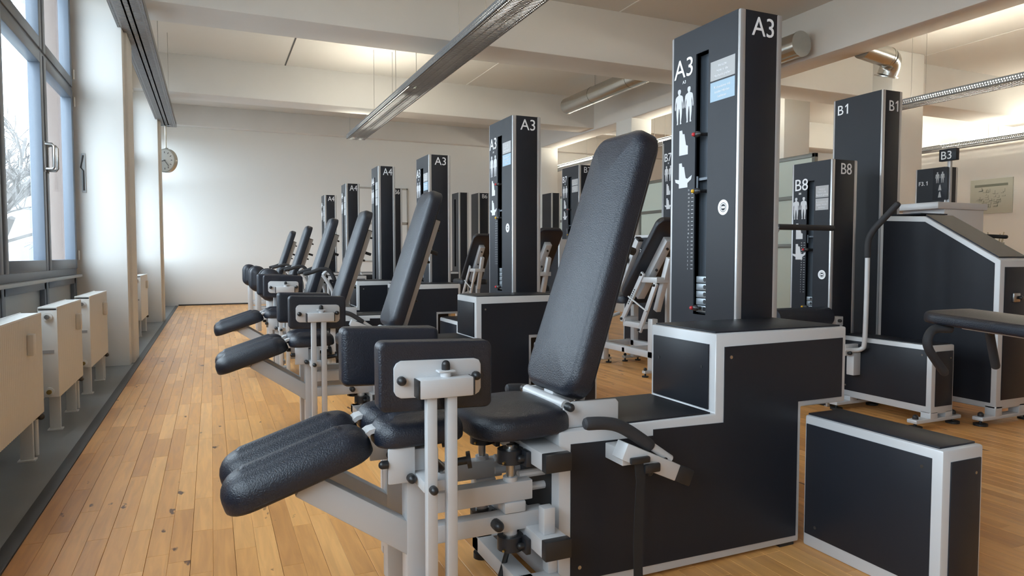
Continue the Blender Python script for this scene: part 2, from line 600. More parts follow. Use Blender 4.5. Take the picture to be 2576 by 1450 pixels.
for i, (x, y, s_, lab) in enumerate(((-4.6, 18.5, 1.0, 'bare leafless tree nearest the window with many thin twigs'), (-8.3, 33, 1.5, 'second bare tree farther off beyond the window glass'))):
    t = thing('bare_tree', lab, 'tree', (x, y, -1.0), 0, 'bare trees outside')
    obj('trunk', S().tube([(0, 0, -.05), (.05, 0, 1.4 * s_), (0.02, .05, 2.4 * s_)], .14 * s_, 8), 'tree_bark', t)
    sh = S()
    for k in range(5):
        branch(sh, Vector((.02, .05, (1.5 + .2 * k) * s_)), Vector((random.uniform(-.8, .8), random.uniform(-.8, .8), .9)).normalized(), 1.6 * s_, .07 * s_, 4)
    o = obj('branches', sh, 'tree_bark', t)
    o['kind'] = 'stuff'
bd = thing('pale_building', 'pale grey apartment block far outside behind the bare trees', 'building', (-16, 62, -1.0))
obj('wall', S().box(-9, 9, 0, 8, 0, 7), 'far_facade', bd)
for k in range(6):
    for j in range(2):
        obj('house_window', S().box(-8 + k * 2.7, -6.8 + k * 2.7, -.05, .05, 1.4 + j * 2.8, 3.0 + j * 2.8), 'far_window', bd)
obj('roof', S().prism([(-9.4, 7), (9.4, 7), (7.5, 8.6), (-7.5, 8.6)], 'y', -.4, 8.4), 'outside_ground', bd)

# ================================================================== RADIATORS


def radiator(y0, y1, label, z0=.235, z1=.79):
    t = thing('radiator', label, 'radiator', (-0.92, (y0 + y1) / 2, 0), 0, 'panel radiators under the windows')
    h = (y1 - y0) / 2
    front = S()
    n = max(6, int((y1 - y0) / .033))
    prof = []
    for k in range(n):
        a = -h + .012 + (2 * h - .024) * k / n
        wv = (2 * h - .024) / n
        prof += [(.050, a), (.0525, a + wv * .25), (.0525, a + wv * .75)]
    prof += [(.050, h - .012), (.034, h - .012), (.034, -h + .012)]
    front.prism(prof, 'z', z0, z1 - .012)
    obj('front_panel', front, 'radiator_enamel', t, sharp=20)
    obj('rear_panel', S().box(-.05, -.034, -h + .012, h - .012, z0, z1 - .012, b=.003), 'radiator_enamel', t)
    obj('side_cover', S().box(-.05, .05, -h, -h + .013, z0 + .0, z1 - .005, b=.004), 'radiator_white', t)
    obj('side_cover', S().box(-.05, .05, h - .013, h, z0 + .0, z1 - .005, b=.004), 'radiator_white', t)
    gr = S().box(-.05, -.042, -h, h, z1 - .014, z1, b=.003).box(.042, .05, -h, h, z1 - .014, z1, b=.003)
    k = -h
    while k < h - .01:
        gr.box(-.045, .045, k, k + .012, z1 - .012, z1 - .003)
        k += .022
    gr.box(-.05, .05, -h, h, z1 - .02, z1 - .0125)
    obj('top_grille', gr, 'radiator_white', t)
    for zz in (z1 - .06, z0 + .035):
        v = S().cyl((0.0, -h - .001, zz), (0.0, -h - .012, zz), .026, 18)
        vv = obj('connection_ring', v, 'radiator_white', t)
        obj('plug', S().cyl((0, -h - .012, zz), (0, -h - .026, zz), .014, 12).cyl((0, -h - .026, zz), (0, -h - .03, zz), .007, 10), 'brass' if zz < .5 else 'steel', vv)
    obj('inlay_plate', S().box(-.03, .03, -h - .003, -h, z0 + .27, z0 + .29), 'sticker_grey', t)
    obj('heat_meter', S().box(.052, .082, h * .48 - .03, h * .48 + .03, z1 - .20, z1 - .09, b=.006), 'radiator_enamel', t)
    for yy in (-h + .14, h - .17):
        obj('foot', S().box(-.03, .03, yy - .012, yy + .012, .0, z0 + .02, b=.003).box(-.04, .04, yy - .03, yy + .03, .004, .012), 'radiator_white', t)
    vb = S().cyl((.02, h - .06, z0 - .03), (.02, h - .06, z0 + .01), .02, 12).ball((.045, h - .06, z0 - .02), .018).cyl((-.02, h - .06, z0 - .03), (-.02, h - .06, z0 + .01), .018, 12)
    obj('valve', vb, 'old_valve', t)
    for xx_ in (.02, -.025):
        obj('pipe', S().cyl((xx_, h - .06, .004), (xx_, h - .06, z0 - .03), .012, 10), 'radiator_white', t)
    return t


radiator(3.25, 4.51, 'cream panel radiator cut off by the left edge of the picture')
radiator(4.93, 5.78, 'middle cream panel radiator of the three under the near window')
radiator(6.15, 7.10, 'cream panel radiator closest to the near white pillar, on its window side')
radiator(10.35, 11.4, 'small cream radiator glimpsed in the recess between the two white pillars', z1=.84)

# ================================================================== CEILING TRAYS AND LAMPS


def tray(name, label, x0, x1, y0, y1, z, rods, tubes, group='cable trays with lamps', tubes_x=(-.055, .055)):
    t = thing(name, label, 'cable tray', ((x0 + x1) / 2, y0, z), 0, group)
    hw = (x1 - x0) / 2
    L = y1 - y0
    bot = S()
    n = int(L / .034)
    cols = [(-hw + .045, -hw + .125), (-.035, .035), (hw - .125, hw - .045)]
    for xa, xb in ((-hw, -hw + .018), (-hw + .030, -hw + .045), (-hw + .125, -.035), (.035, hw - .125), (hw - .045, hw - .030), (hw - .018, hw)):
        bot.box(xa, xb, 0, L, 0, .003)
    for k in range(n):
        a = L * k / n
        for j, (xa, xb) in enumerate(cols):
            bot.box(xa, xb, a + .017 * (j % 2), a + .022 + .017 * (j % 2), 0, .003)
        bot.box(-hw + .018, -hw + .030, a, a + .018, 0, .003)
        bot.box(hw - .030, hw - .018, a, a + .018, 0, .003)
    o = obj('slotted_base', bot, 'galvanized', t, flat=True)
    o['kind'] = 'stuff'
    for s_ in (-1, 1):
        xs = (-hw, -hw + .003) if s_ < 0 else (hw - .003, hw)
        sd = S()
        for (za, zb) in ((0, .018), (.032, .046), (.06, .085)):
            sd.box(xs[0], xs[1], 0, L, za, zb)
        for k in range(n):
            a = L * k / n
            sd.box(xs[0], xs[1], a, a + .021, .018, .032)
            sd.box(xs[0], xs[1], a + .012, a + .033, .046, .06)
        obj('perforated_side', sd, 'galvanized', t, flat=True)['kind'] = 'stuff'
    obj('end_plate', S().box(-hw, hw, L - .003, L, 0, .085), 'galvanized', t)
    for yy in rods:
        for s_ in (-1, 1):
            obj('hanger_rod', S().cyl((s_ * (hw - .02), yy - y0, 0), (s_ * (hw - .02), yy - y0, ZC - z), .004, 6), 'steel', t)
    for (a, c) in tubes:
        lf = obj('lamp_batten', S().box(-.03, .03, a - y0 - .03, c - y0 + .03, .025, .065, b=.004), 'radiator_white', t)
        for s_ in tubes_x:
            obj('fluorescent_tube', S().cyl((s_, a - y0, .10), (s_, c - y0, .10), .013, 10), 'tube_glow', lf)
    return t


tray('lamp_tray', 'long perforated metal tray with lamps hanging above the machine row', 2.42, 2.76, -3.2, 13.35, 3.35, (-2.0, .6, 3.9, 6.9, 9.6, 11.0, 13.1), ((3.5, 6.1), (9.3, 11.9), (13.05, 13.3)))
tray('cable_tray', 'grey perforated cable tray running along the tops of the white window pillars', -0.80, -0.51, 1.5, 13.35, 3.35, (4.4, 6.9, 9.2, 11.4), ())
tray('lamp_tray', 'lit lamp tray behind the tower row in the middle of the room', 8.20, 8.50, 8.8, 16.4, 3.35, (9.4, 11.5, 14.2), ((9.0, 11.6), (13.3, 15.9)))
tray('lamp_tray', 'lit lamp tray crossing behind the tall tower near the right pillar', 9.45, 9.80, -3.2, 7.3, 3.35, (-2.0, .8, 3.5, 5.2, 6.9), ((-2.5, -.2), (.4, 2.3), (3.3, 4.8), (5.0, 6.9)))
tray('lamp_tray', 'farthest lit lamp tray above the framed chart on the right wall', 14.05, 14.4, 5.5, 12.2, 3.35, (6.2, 8.6, 11.4), ((6.4, 9.6), (10.2, 11.8)), tubes_x=(-.10, -.05))

cl = thing('hanging_clock', 'round cream wall clock hanging from the window-side cable tray', 'clock', (-0.675, 13.22, 2.745), R(-38))
obj('case', S().cyl((0, -.035, 0), (0, .035, 0), .205, 32), 'clock_rim', cl)
for s_ in (-1, 1):
    f_ = obj('dial', S().cyl((0, s_ * .034, 0), (0, s_ * .038, 0), .188, 32), 'clock_face', cl)
    ht = S()
    for k in range(12):
        a = R(30 * k)
        M = Matrix.Rotation(a, 4, 'Y')
        ht.box(-.005, .005, s_ * .0395 - .001, s_ * .0395 + .001, .125, .155, M=M)
    obj('hour_marks', ht, 'edge_strip', f_)
    hd = S().box(-.006, .006, s_ * .041 - .001, s_ * .041 + .001, -.02, .09, M=Matrix.Rotation(R(260), 4, 'Y'))
    hd.box(-.004, .004, s_ * .043 - .001, s_ * .043 + .001, -.02, .13, M=Matrix.Rotation(R(140), 4, 'Y'))
    obj('clock_hands', hd, 'edge_strip', f_)
obj('hanger_pole', S().cyl((0, 0, .17), (0, 0, .605), .012, 8).box(-.03, .03, -.02, .02, .16, .22, b=.004), 'clock_rim', cl)
obj('hook_bar', S().box(-.12, .10, -.012, .012, .595, .601), 'steel', cl)

# ducts under the ceiling
d1 = thing('ventilation_duct', 'round galvanized duct running beneath the ceiling between the two far beams', 'duct', (6.35, 8.63, 4.0), 0, 'ceiling ducts')
obj('pipe', S().cyl((0, 0, 0), (0, 3.1, 0), .15, 28), 'duct_metal', d1)
for yy in (.9, 2.1):
    obj('joint_ring', S().cyl((0, yy, 0), (0, yy + .02, 0), .154, 28), 'duct_metal', d1)
obj('hanger_rod', S().cyl((-.1, 1.9, .10), (-.1, 1.9, .40), .006, 6), 'steel', d1)
d2 = thing('ventilation_duct', 'short open duct end poking out behind the nearest tower top', 'duct', (7.12, 6.75, 3.88), 0, 'ceiling ducts')
obj('pipe', S().cyl((0, 0, 0), (0, 1.22, 0), .16, 28), 'duct_metal', d2)
obj('end_rim', S().cyl((0, -.01, 0), (0, .012, 0), .168, 28), 'duct_metal', d2)
d3 = thing('ventilation_duct', 'shiny bent duct with elbow behind the long ceiling beam', 'duct', (8.36, 6.43, 3.76), 0, 'ceiling ducts')
obj('pipe', S().cyl((-.50, 0, 0.06), (0, 0, 0), .13, 28), 'duct_metal', d3)
obj('elbow', S().tube([(0, 0, 0), (.09, .03, -.03), (.13, .08, -.11), (.12, .12, -.20)], .128, 24, sub=3), 'duct_metal', d3)
obj('joint_ring', S().cyl((-.03, 0, .004), (-.01, 0, 0), .134, 28), 'duct_metal', d3)
obj('flange', S().cyl((.12, .125, -.215), (.12, .12, -.20), .155, 28), 'duct_metal', d3)
obj('hanger_rod', S().cyl((-.3, 0, .10), (-.3, 0, .64), .006, 6), 'steel', d3)

# ================================================================== TOWERS

PERSON = [(0, 1.0), (.055, .985), (.07, .93), (.055, .875), (.035, .86), (.04, .835), (.13, .80), (.165, .76), (.185, .62), (.20, .47), (.185, .42), (.165, .43), (.15, .60), (.125, .68), (.115, .58), (.13, .48), (.12, .28), (.09, .06), (.11, .0), (.04, .0), (.045, .08), (.035, .27), (.012, .44)]


def person_shape(sh, cx, cz, h, x, mirror=True):
    pts = [(p[0] * h, p[1] * h) for p in PERSON]
    full = pts + [(-a, b_) for a, b_ in pts[1:][::-1]]
    sh.prism([(cx - a, cz + b_) for a, b_ in full], 'x', x - .0012, x)


def logo_ring(name, x, y, z, r, parent):
    sh = S()
    n = 28
    for (ri, ro) in ((.62, 1.0), (.42, .55)):
        vs = []
        for k in range(n):
            a = 2 * math.pi * k / n
            vs += [(x, y + r * ro * math.cos(a), z + r * ro * math.sin(a)), (x, y + r * ri * math.cos(a), z + r * ri * math.sin(a))]
        fs = [(2 * k, 2 * k + 1, (2 * k + 3) % (2 * n), (2 * k + 2) % (2 * n)) for k in range(n)]
        sh.add(vs, fs)
    sh.box(x - .0004, x, y - r * .33, y + r * .33, z - r * .13, z + r * .13)
    return obj(name, sh, 'label_white', parent, flat=True)


def tower(par, x0, x1, y0, y1, h, label, slot=True, zslot=(.83, 2.03), stickers=2, detail=True, side_label=True, side_text=True, base=0.0, front_label=True, lever_z=(1.66, 1.40, .86)):
    """weight tower: -X face carries the slot, -Y face the big label"""
    p = .032
    posts = S()
    for (a, b_) in ((x0, y0), (x1 - p, y0), (x0, y1 - p), (x1 - p, y1 - p)):
        posts.box(a, a + p, b_, b_ + p, base, h, b=.007)
    posts.box(x0 + .005, x1 - .005, y0 + .005, y1 - .005, h - .03, h - .006)
    tw = obj('weight_tower', posts, 'alu_profile', par)
    fz0, fz1 = base + .01, h - .002
    obj('front_panel', S().box(x0 + p, x1 - .02, y0 + .002, y0 + .010, fz0, fz1, b=.001), 'black_panel', tw)
    obj('rear_panel', S().box(x0 + p, x1 - p, y1 - .010, y1 - .002, fz0, fz1), 'black_panel', tw)
    obj('far_side_panel', S().box(x1 - .010, x1 - .002, y0 + p, y1 - p, fz0, fz1), 'black_panel', tw)
    ya, yb = y0 + .014, y1 - .02
    W = yb - ya
    if slot:
        s0, s1 = ya + W * .42, ya + W * .62
        za, zb = zslot
        sp = S()
        sp.box(x0 - .002, x0 + .006, ya, s0, fz0, fz1)
        sp.box(x0 - .002, x0 + .006, s1, yb, fz0, fz1)
        sp.box(x0 - .002, x0 + .006, s0, s1, zb, fz1)
        sp.box(x0 - .002, x0 + .006, s0, s1, fz0, za)
        obj('slotted_side_panel', sp, 'black_panel', tw, flat=True)
        rc = S().box(x0 + .17, x0 + .175, s0 - .06, s1 + .12, za - .05, zb + .03)
        rc.box(x0 + .006, x0 + .17, s0 - .065, s0 - .06, za - .05, zb + .03).box(x0 + .006, x0 + .17, s1 + .12, s1 + .125, za - .05, zb + .03)
        obj('slot_recess', rc, 'slot_dark', tw)
        if detail:
            obj('guide_plate', S().box(x0 + .04, x0 + .045, s0 - .05, s1 + .018, za, zb), 'slot_plate', tw)
            for k in range(5):
                z = za + .01 + k * .034
                wp = obj('weight_plate', S().box(x0 + .010, x0 + .038, s0 - .04, s1 - .004, z, z + .031, b=.003), 'weight_plate', tw)
                obj('pin_hole', S().cyl((x0 + .0092, s0 + .022, z + .016), (x0 + .0102, s0 + .022, z + .016), .010, 12), 'slot_dark', wp)
            for q, z in enumerate(lever_z):
                bar = obj('selector_lever', S().cyl((x0 + .08, s0 + .02, z), (x0 - .012, s0 + .06, z), .008, 10).ball((x0 - .012, s0 + .06, z), .012, (1, 2.2, 1.2)), 'black_cap', tw)
                obj('lever_knob', S().ball((x0 - .024, s0 + .072, z), .009), 'yellow_knob' if q == 1 else 'red_knob', bar)
            obj('slot_bracket', S().box(x0 + .01, x0 + .09, s0, s1, za + .62, za + .632).box(x0 + .004, x0 + .01, s1 - .014, s1 - .006, za + .58, za + .64), 'slot_plate', tw)
    else:
        s0, s1 = ya + W * .42, ya + W * .62
        obj('side_panel', S().box(x0 - .002, x0 + .006, ya, yb, fz0, fz1), 'black_panel', tw, flat=True)
    xf = x0 - .0035
    if front_label:
        if label == 'B1':
            text('label_lettering', 'B', .115, face_negy(x0 + .062, y0 + .0005, h - .155), 'label_white', tw)
            numeral_one('label_numeral', face_negy(x0 + .155, y0 + .0005, h - .155), .082, 'label_white', tw)
        else:
            text('label_lettering', label, .115, face_negy((x0 + x1) / 2 + .012, y0 + .0005, h - .105, min(1.0, (x1 - x0) / .235) * .97, 1.0), 'label_white', tw, 'CENTER')
    if side_label:
        if slot:
            text('label_lettering', label, .125, face_negx(xf, yb - .008, h - .205), 'label_white', tw)
        else:
            text('label_lettering', label[0], .11, face_negx(xf, yb - .02, h - .125), 'label_white', tw)
            numeral_one('label_numeral', face_negx(xf, yb - .112, h - .125), .078, 'label_white', tw)
    if slot and detail:
        pc = (s1 + yb) / 2
        text('label_lettering', label, .022, face_negx(xf, pc + .012, h - .235), 'label_white', tw)
        for k, dy in enumerate((.036, -.036)):
            sh = S()
            person_shape(sh, pc + dy, h - .42, .165, x0 - .0022)
            obj('body_pictogram', sh, 'pictogram_white', tw, flat=True)
        zt = h - .57
        for q in range(2):
            sh = S()
            zz = zt - q * .155
            sh.prism([(pc + .032, zz), (pc + .032, zz + .118), (pc + .012, zz + .118), (pc + .008, zz + .10), (pc - .006, zz + .098), (pc - .012, zz + .07), (pc - .018, zz + .045), (pc - .032, zz + .04), (pc - .032, zz)], 'x', x0 - .0034, x0 - .0022)
            if q:
                sh.prism([(pc + .032, zz + .02), (pc + .058, zz + .03), (pc + .062, zz + .045), (pc + .032, zz + .04)], 'x', x0 - .0034, x0 - .0022)
                sh.prism([(pc - .032, zz + .02), (pc - .058, zz + .035), (pc - .064, zz + .055), (pc - .032, zz + .04)], 'x', x0 - .0034, x0 - .0022)
            obj('exercise_pictogram', sh, 'pictogram_white', tw, flat=True)
        st0, st1 = s0 - .015, ya + .012
        lines = ['Vorsicht\nNicht in die\nMechanik greifen', 'Rückenlehne mit\nbeiden Händen\nbedienen', 'Vorsicht\nNicht in die\nMechanik greifen']
        zc = h - .185
        for q in range(stickers):
            sk = obj('notice_sticker', S().box(x0 - .0032, x0 - .002, st1, st0, zc - .085, zc), 'sticker_blue' if (q == 1 and label.startswith('A')) else 'sticker_grey', tw, flat=True)
            text('notice_lettering', lines[q], .0155, face_negx(x0 - .0042, (st0 + st1) / 2, zc - .03), 'label_white', sk, 'CENTER', .0004, 1.35)
            zc -= .092
        logo_ring('round_emblem', x0 - .0026, ya + W * .17, h - .835, .034, tw)
        tk = S()
        for k in range(21):
            z = zslot[0] + .21 + k * .0185
            tk.box(x0 - .0028, x0 - .002, s1 + .008, s1 + .022, z, z + .0022)
        obj('scale_ticks', tk, 'pictogram_white', tw, flat=True)
        text('scale_numbers', '\n'.join(str(k) for k in range(21, 0, -1)), .0115, face_negx(x0 - .003, s1 + .046, zslot[0] + .21 + 20 * .0185 - .003), 'pictogram_white', tw, 'LEFT', .0003, 1.609)
    elif slot and side_text:
        # simplified print for distant towers
        pc = (s1 + yb) / 2
        sh = S()
        person_shape(sh, pc + .036, h - .42, .165, x0 - .0022)
        person_shape(sh, pc - .036, h - .42, .165, x0 - .0022)
        obj('body_pictogram', sh, 'pictogram_white', tw, flat=True)
        for q in range(stickers):
            obj('notice_sticker', S().box(x0 - .0032, x0 - .002, ya + .012, s0 - .015, h - .27 - q * .092, h - .185 - q * .092), 'sticker_grey', tw, flat=True)
    return tw


def panel_box(par, name, x0, x1, y0, y1, z0, z1, margins=.035, top=True, left=True, front=True, bolts=True):
    """silver housing with black plates on its -X, -Y and top faces"""
    m = margins
    o = obj(name, S().box(x0, x1, y0, y1, z0, z1, b=.008), 'silver_paint', par)
    if left:
        obj('side_panel', S().box(x0 - .004, x0 + .002, y0 + m, y1 - m * .3, z0 + m * 1.4, z1 - m * .9, b=.001), 'black_panel', o)
        obj('far_side_panel', S().box(x1 - .002, x1 + .004, y0 + m, y1 - m * .3, z0 + m * 1.4, z1 - m * .9, b=.001), 'black_panel', o)
    if front:
        obj('end_panel', S().box(x0 + m, x1 - m * .45, y0 - .004, y0 + .002, z0 + m * 1.4, z1 - m * 1.1, b=.001), 'black_panel', o)
    if top:
        obj('top_plate', S().box(x0 + .012, x1 - .012, y0 + .02, y1 - .005, z1 - .001, z1 + .006, b=.001), 'black_panel', o)
    if bolts:
        for (y, z) in ((y0 + m + .03, z1 - m - .03), (y1 - .06, z0 + m + .05)):
            obj('panel_screw', S().cyl((x0 - .0055, y, z), (x0 - .0035, y, z), .006, 10), 'steel', o)
        obj('panel_screw', S().cyl((x1 - m * .45 - .025, y0 - .0055, z1 - m - .05), (x1 - m * .45 - .025, y0 - .0035, z1 - m - .05), .005, 10), 'steel', o)
    return o


# ================================================================== A-ROW MACHINES (seat looks to the windows, -X)


def knob(par, p, d, r=.011, ln=.022, name='cap_bolt'):
    p = Vector(p); d = Vector(d)
    sh = S().cyl(p, p + d * ln, r, 12).ball(p + d * ln, r)
    return obj(name, sh, 'black_cap', par)


def a_body(m, dx=0.0, back=None):
    """stepped housing, profile in XZ, machine centre at local y = 0"""
    Yn, Yf = -.195, .19
    prof = [(1.0, .012), (1.0, .54), (1.625, .54), (1.625, .825), (2.265, .825), (2.265, .53), (2.035, .53), (2.035, .012)]
    prof = [(x + dx * min(1, max(0, (x - 1.0) / 1.0)), z) for x, z in prof]
    bd_ = obj('housing', S().prism(prof, 'y', Yn, Yf, b=.006), 'silver_paint', m)
    q = [(1.042, .048), (1.042, .498), (1.36, .492), (1.36, .513), (1.662, .507), (1.662, .778), (2.243, .783), (2.243, .552), (2.015, .552), (2.015, .038)]
    q = [(x + dx * min(1, max(0, (x - 1.0) / 1.0)), z) for x, z in q]
    obj('side_panel', S().prism(q, 'y', Yn - .004, Yn + .002), 'black_panel', bd_)
    obj('far_side_panel', S().prism(q, 'y', Yf - .002, Yf + .004), 'black_panel', bd_)
    d1_ = dx * .62
    obj('step_plate', S().box(1.24 + d1_, 1.612 + d1_, Yn + .012, Yf - .012, .539, .546, b=.001), 'black_panel', bd_)
    obj('riser_panel', S().box(1.619 + d1_, 1.627 + d1_, Yn + .035, Yf - .02, .55, .785, b=.001), 'black_panel', bd_)
    obj('top_plate', S().box(1.64 + d1_, 2.255 + dx, Yn + .022, Yf - .008, .824, .831, b=.001), 'black_panel', bd_)
    obj('front_panel', S().box(.995, 1.002, Yn + .05, Yf - .05, .10, .44), 'slot_dark', bd_)
    for (x, z) in ((1.69, .74), (1.075, .09)):
        obj('panel_screw', S().cyl((x + dx * .6, Yn - .0055, z), (x + dx * .6, Yn - .0035, z), .0065, 10), 'steel', bd_)
    for y in (Yn + .07, Yf - .06):
        obj('panel_screw', S().cyl((1.6175 + d1_, y, .70), (1.6195 + d1_, y, .70), .006, 10), 'slot_dark', bd_)
    for (x, y) in ((1.06, Yn + .04), (1.98 + dx, Yn + .04), (1.06, Yf - .04), (1.98 + dx, Yf - .04)):
        obj('rubber_foot', S().box(x - .035, x + .035, y - .035, y + .035, 0.0, .013), 'black_rubber', bd_)
    # counterweight box towards the aisle
    lb = panel_box(m, 'counterweight_housing', 2.05 + dx, 2.245 + dx, -.735, Yn - .006, .0, .50, bolts=True)
    return bd_


def leather_pad(name, par, M, w_, h, t, r, e, dome=.012, taper=1.0, belly=0.0):
    o = obj(name, S().pad(w_, h, t, r, e, dome, taper, belly=belly), 'leather', par, sharp=60)
    o.matrix_local = M
    # welt seam round the base of the cushion
    hw, hh = w_ / 2 - .004, h / 2 - .004
    pts = []
    rr = min(r, hw, hh)
    for cx, cy, a0 in ((hw - rr, hh - rr, 0), (-hw + rr, hh - rr, 90), (-hw + rr, -hh + rr, 180), (hw - rr, -hh + rr, 270)):
        for k in range(5):
            a = R(a0 + 22.5 * k)
            x, y = cx + rr * math.cos(a), cy + rr * math.sin(a)
            pts.append((x * (1 + (taper - 1) * (y / h + .5)), y, .012 + belly * math.sin((y / h + .5) * math.pi)))
    pts.append(pts[0])
    obj('seam', S().tube(pts, .0042, 6), 'black_rubber', o)
    return o


def axes(px, py, pz, o):
    """matrix with local x, y, z axes and origin"""
    px, py, pz = Vector(px).normalized(), Vector(py).normalized(), Vector(pz).normalized()
    return Matrix(((px.x, py.x, pz.x, o[0]), (px.y, py.y, pz.y, o[1]), (px.z, py.z, pz.z, o[2]), (0, 0, 0, 1)))


def backrest(m, bx, bz, tx, tz, w_, y=0.0):
    """pad from lower rear line to top; faces -X"""
    up_ = Vector((tx - bx, 0, tz - bz))
    L = up_.length
    up_.normalize()
    nrm = Vector((-up_.z, 0, up_.x))          # cushion side, towards -X and up
    mid = Vector(((bx + tx) / 2, y, (bz + tz) / 2))
    M = axes((0, -1, 0), up_, nrm, mid)
    bk = leather_pad('backrest', m, M, w_, L, .085, .080, .034, .012, .86)
    sup = S().box(-.05, .05, -L * .5, L * .32, -.062, 0, b=.004)
    s_ = obj('backrest_channel', sup, 'silver_paint', bk)
    obj('end_cap', S().box(-.049, .049, L * .32, L * .32 + .006, -.061, -.001), 'black_cap', bk)
    for yy in (.26, .02, -.27):
        obj('cap_bolt', S().cyl((0, yy * L, -.062), (0, yy * L, -.082), .010, 10).ball((0, yy * L, -.082), .010), 'black_cap', bk)
    obj('stub_grip', S().cyl((-.02, L * .1, -.05), (-.02, L * .1, -.13), .014, 12), 'foam_grip', bk)
    return bk


def leg_arm(m, s):
    """s = -1 near arm, +1 far arm; hinge, frame, thigh and shin rest, outer pad"""
    hy = s * .125
    obj('hinge_arm', S().box(.575, .93, hy - .025, hy + .025, .322, .385, b=.004), 'silver_paint', m)
    obj('hinge_arm', S().box(.575, .975, hy - .025, hy + .025, .228, .285, b=.004), 'silver_paint', m)
    obj('arm_end_cap', S().box(.972, .978, hy - .024, hy + .024, .229, .284, b=.002), 'black_cap', m)
    post = S().box(.515, .575, hy - .03, hy + .03, .02, .53, b=.005)
    obj('arm_post', post, 'silver_paint', m)
    dg = S().prism([(.20, .435), (.24, .497), (.575, .277), (.575, .172)], 'y', hy - .028, hy + .028, b=.004)
    obj('diagonal_arm', dg, 'silver_paint', m)
    # hinge shaft, collar block, bearings
    sh = S().cyl((.862, hy, .155), (.862, hy, .50), .014, 14)
    obj('hinge_shaft', sh, 'steel', m)
    obj('hinge_block', S().box(.83, .905, hy - .03, hy + .03, .286, .322, b=.006), 'silver_paint', m)
    obj('hinge_collar', S().cyl((.862, hy, .195), (.862, hy, .23), .022, 14), 'silver_paint', m)
    obj('hinge_collar', S().cyl((.862, hy, .384), (.862, hy, .398), .024, 14), 'silver_paint', m)
    for zc in (.465, .185):
        br = S().cyl((.862, hy, zc - .022), (.862, hy, zc + .022), .042, 22).box(.875, .905, hy - .03, hy + .03, zc - .02, zc + .02, b=.004)
        b_ = obj('pillow_block', br, 'cast_black', m)
        obj('bearing_ring', S().cyl((.862, hy, zc + .021), (.862, hy, zc + .027), .024, 18), 'steel', b_)
        for dy in (-.045, .045):
            obj('flange', S().box(.887, .905, hy + dy - .022, hy + dy + .022, zc - .025, zc + .025, b=.004), 'cast_black', b_)
            knob(b_, (.887, hy + dy * 1.05, zc), (-1, 0, 0), .011, .012)
        obj('grease_nipple', S().cyl((.83, hy - .028, zc - .012), (.822, hy - .036, zc - .012), .004, 8), 'brass', b_)
    knob(m, (.80, hy - .025, .262), (0, -1, 0), .017, .028, 'stop_buffer')
    # thigh rest
    th = leather_pad('thigh_rest', m, axes((1, 0, .02), (0, 1, 0), (-.02, 0, 1), (.562, s * .105, .545)), .27, .17, .076, .06, .045, .012)
    obj('rest_bracket', S().box(.455, .535, hy - .055, hy - .045, .44, .545, b=.004), 'silver_paint', m)
    obj('rest_bracket', S().box(.575, .60, hy - .075, hy - .05, .44, .54, b=.006), 'silver_paint', m)
    obj('pivot_pin', S().cyl((.62, hy - .09, .455), (.62, hy + .03, .455), .022, 16), 'steel', m)
    obj('pull_pin', S().cyl((.64, hy - .02, .47), (.70, hy - .04, .48), .012, 12).cyl((.70, hy - .04, .48), (.712, hy - .044, .482), .026, 16), 'black_cap', m)
    knob(m, (.455, hy - .05, .50), (-1, 0, 0), .012, .016)
    knob(m, (.52, hy - .056, .455), (0, -1, 0), .013, .018)
    # curved flat bar to the shin rest
    cv = S()
    pts = [(.36, .53), (.39, .560), (.42, .580), (.46, .588), (.52, .575)]
    top = [(x - .006, z + .012) for x, z in pts]
    cv.prism(pts + top[::-1], 'y', s * .095 - .030, s * .095 + .030)
    obj('curved_strap_bar', cv, 'silver_paint', m)
    # shin rest: long sloping cushion
    ax = Vector((.388, 0, .128)).normalized()
    nz = Vector((-ax.z, 0, ax.x))
    leather_pad('shin_rest', m, axes(ax, (0, 1, 0), nz, (.226, s * .100, .462)), .425, .178, .098, .080, .062, .010)
    obj('rest_base', S().box(.14, .30, s * .10 - .03, s * .10 + .03, .435, .455), 'silver_paint', m)
    return th


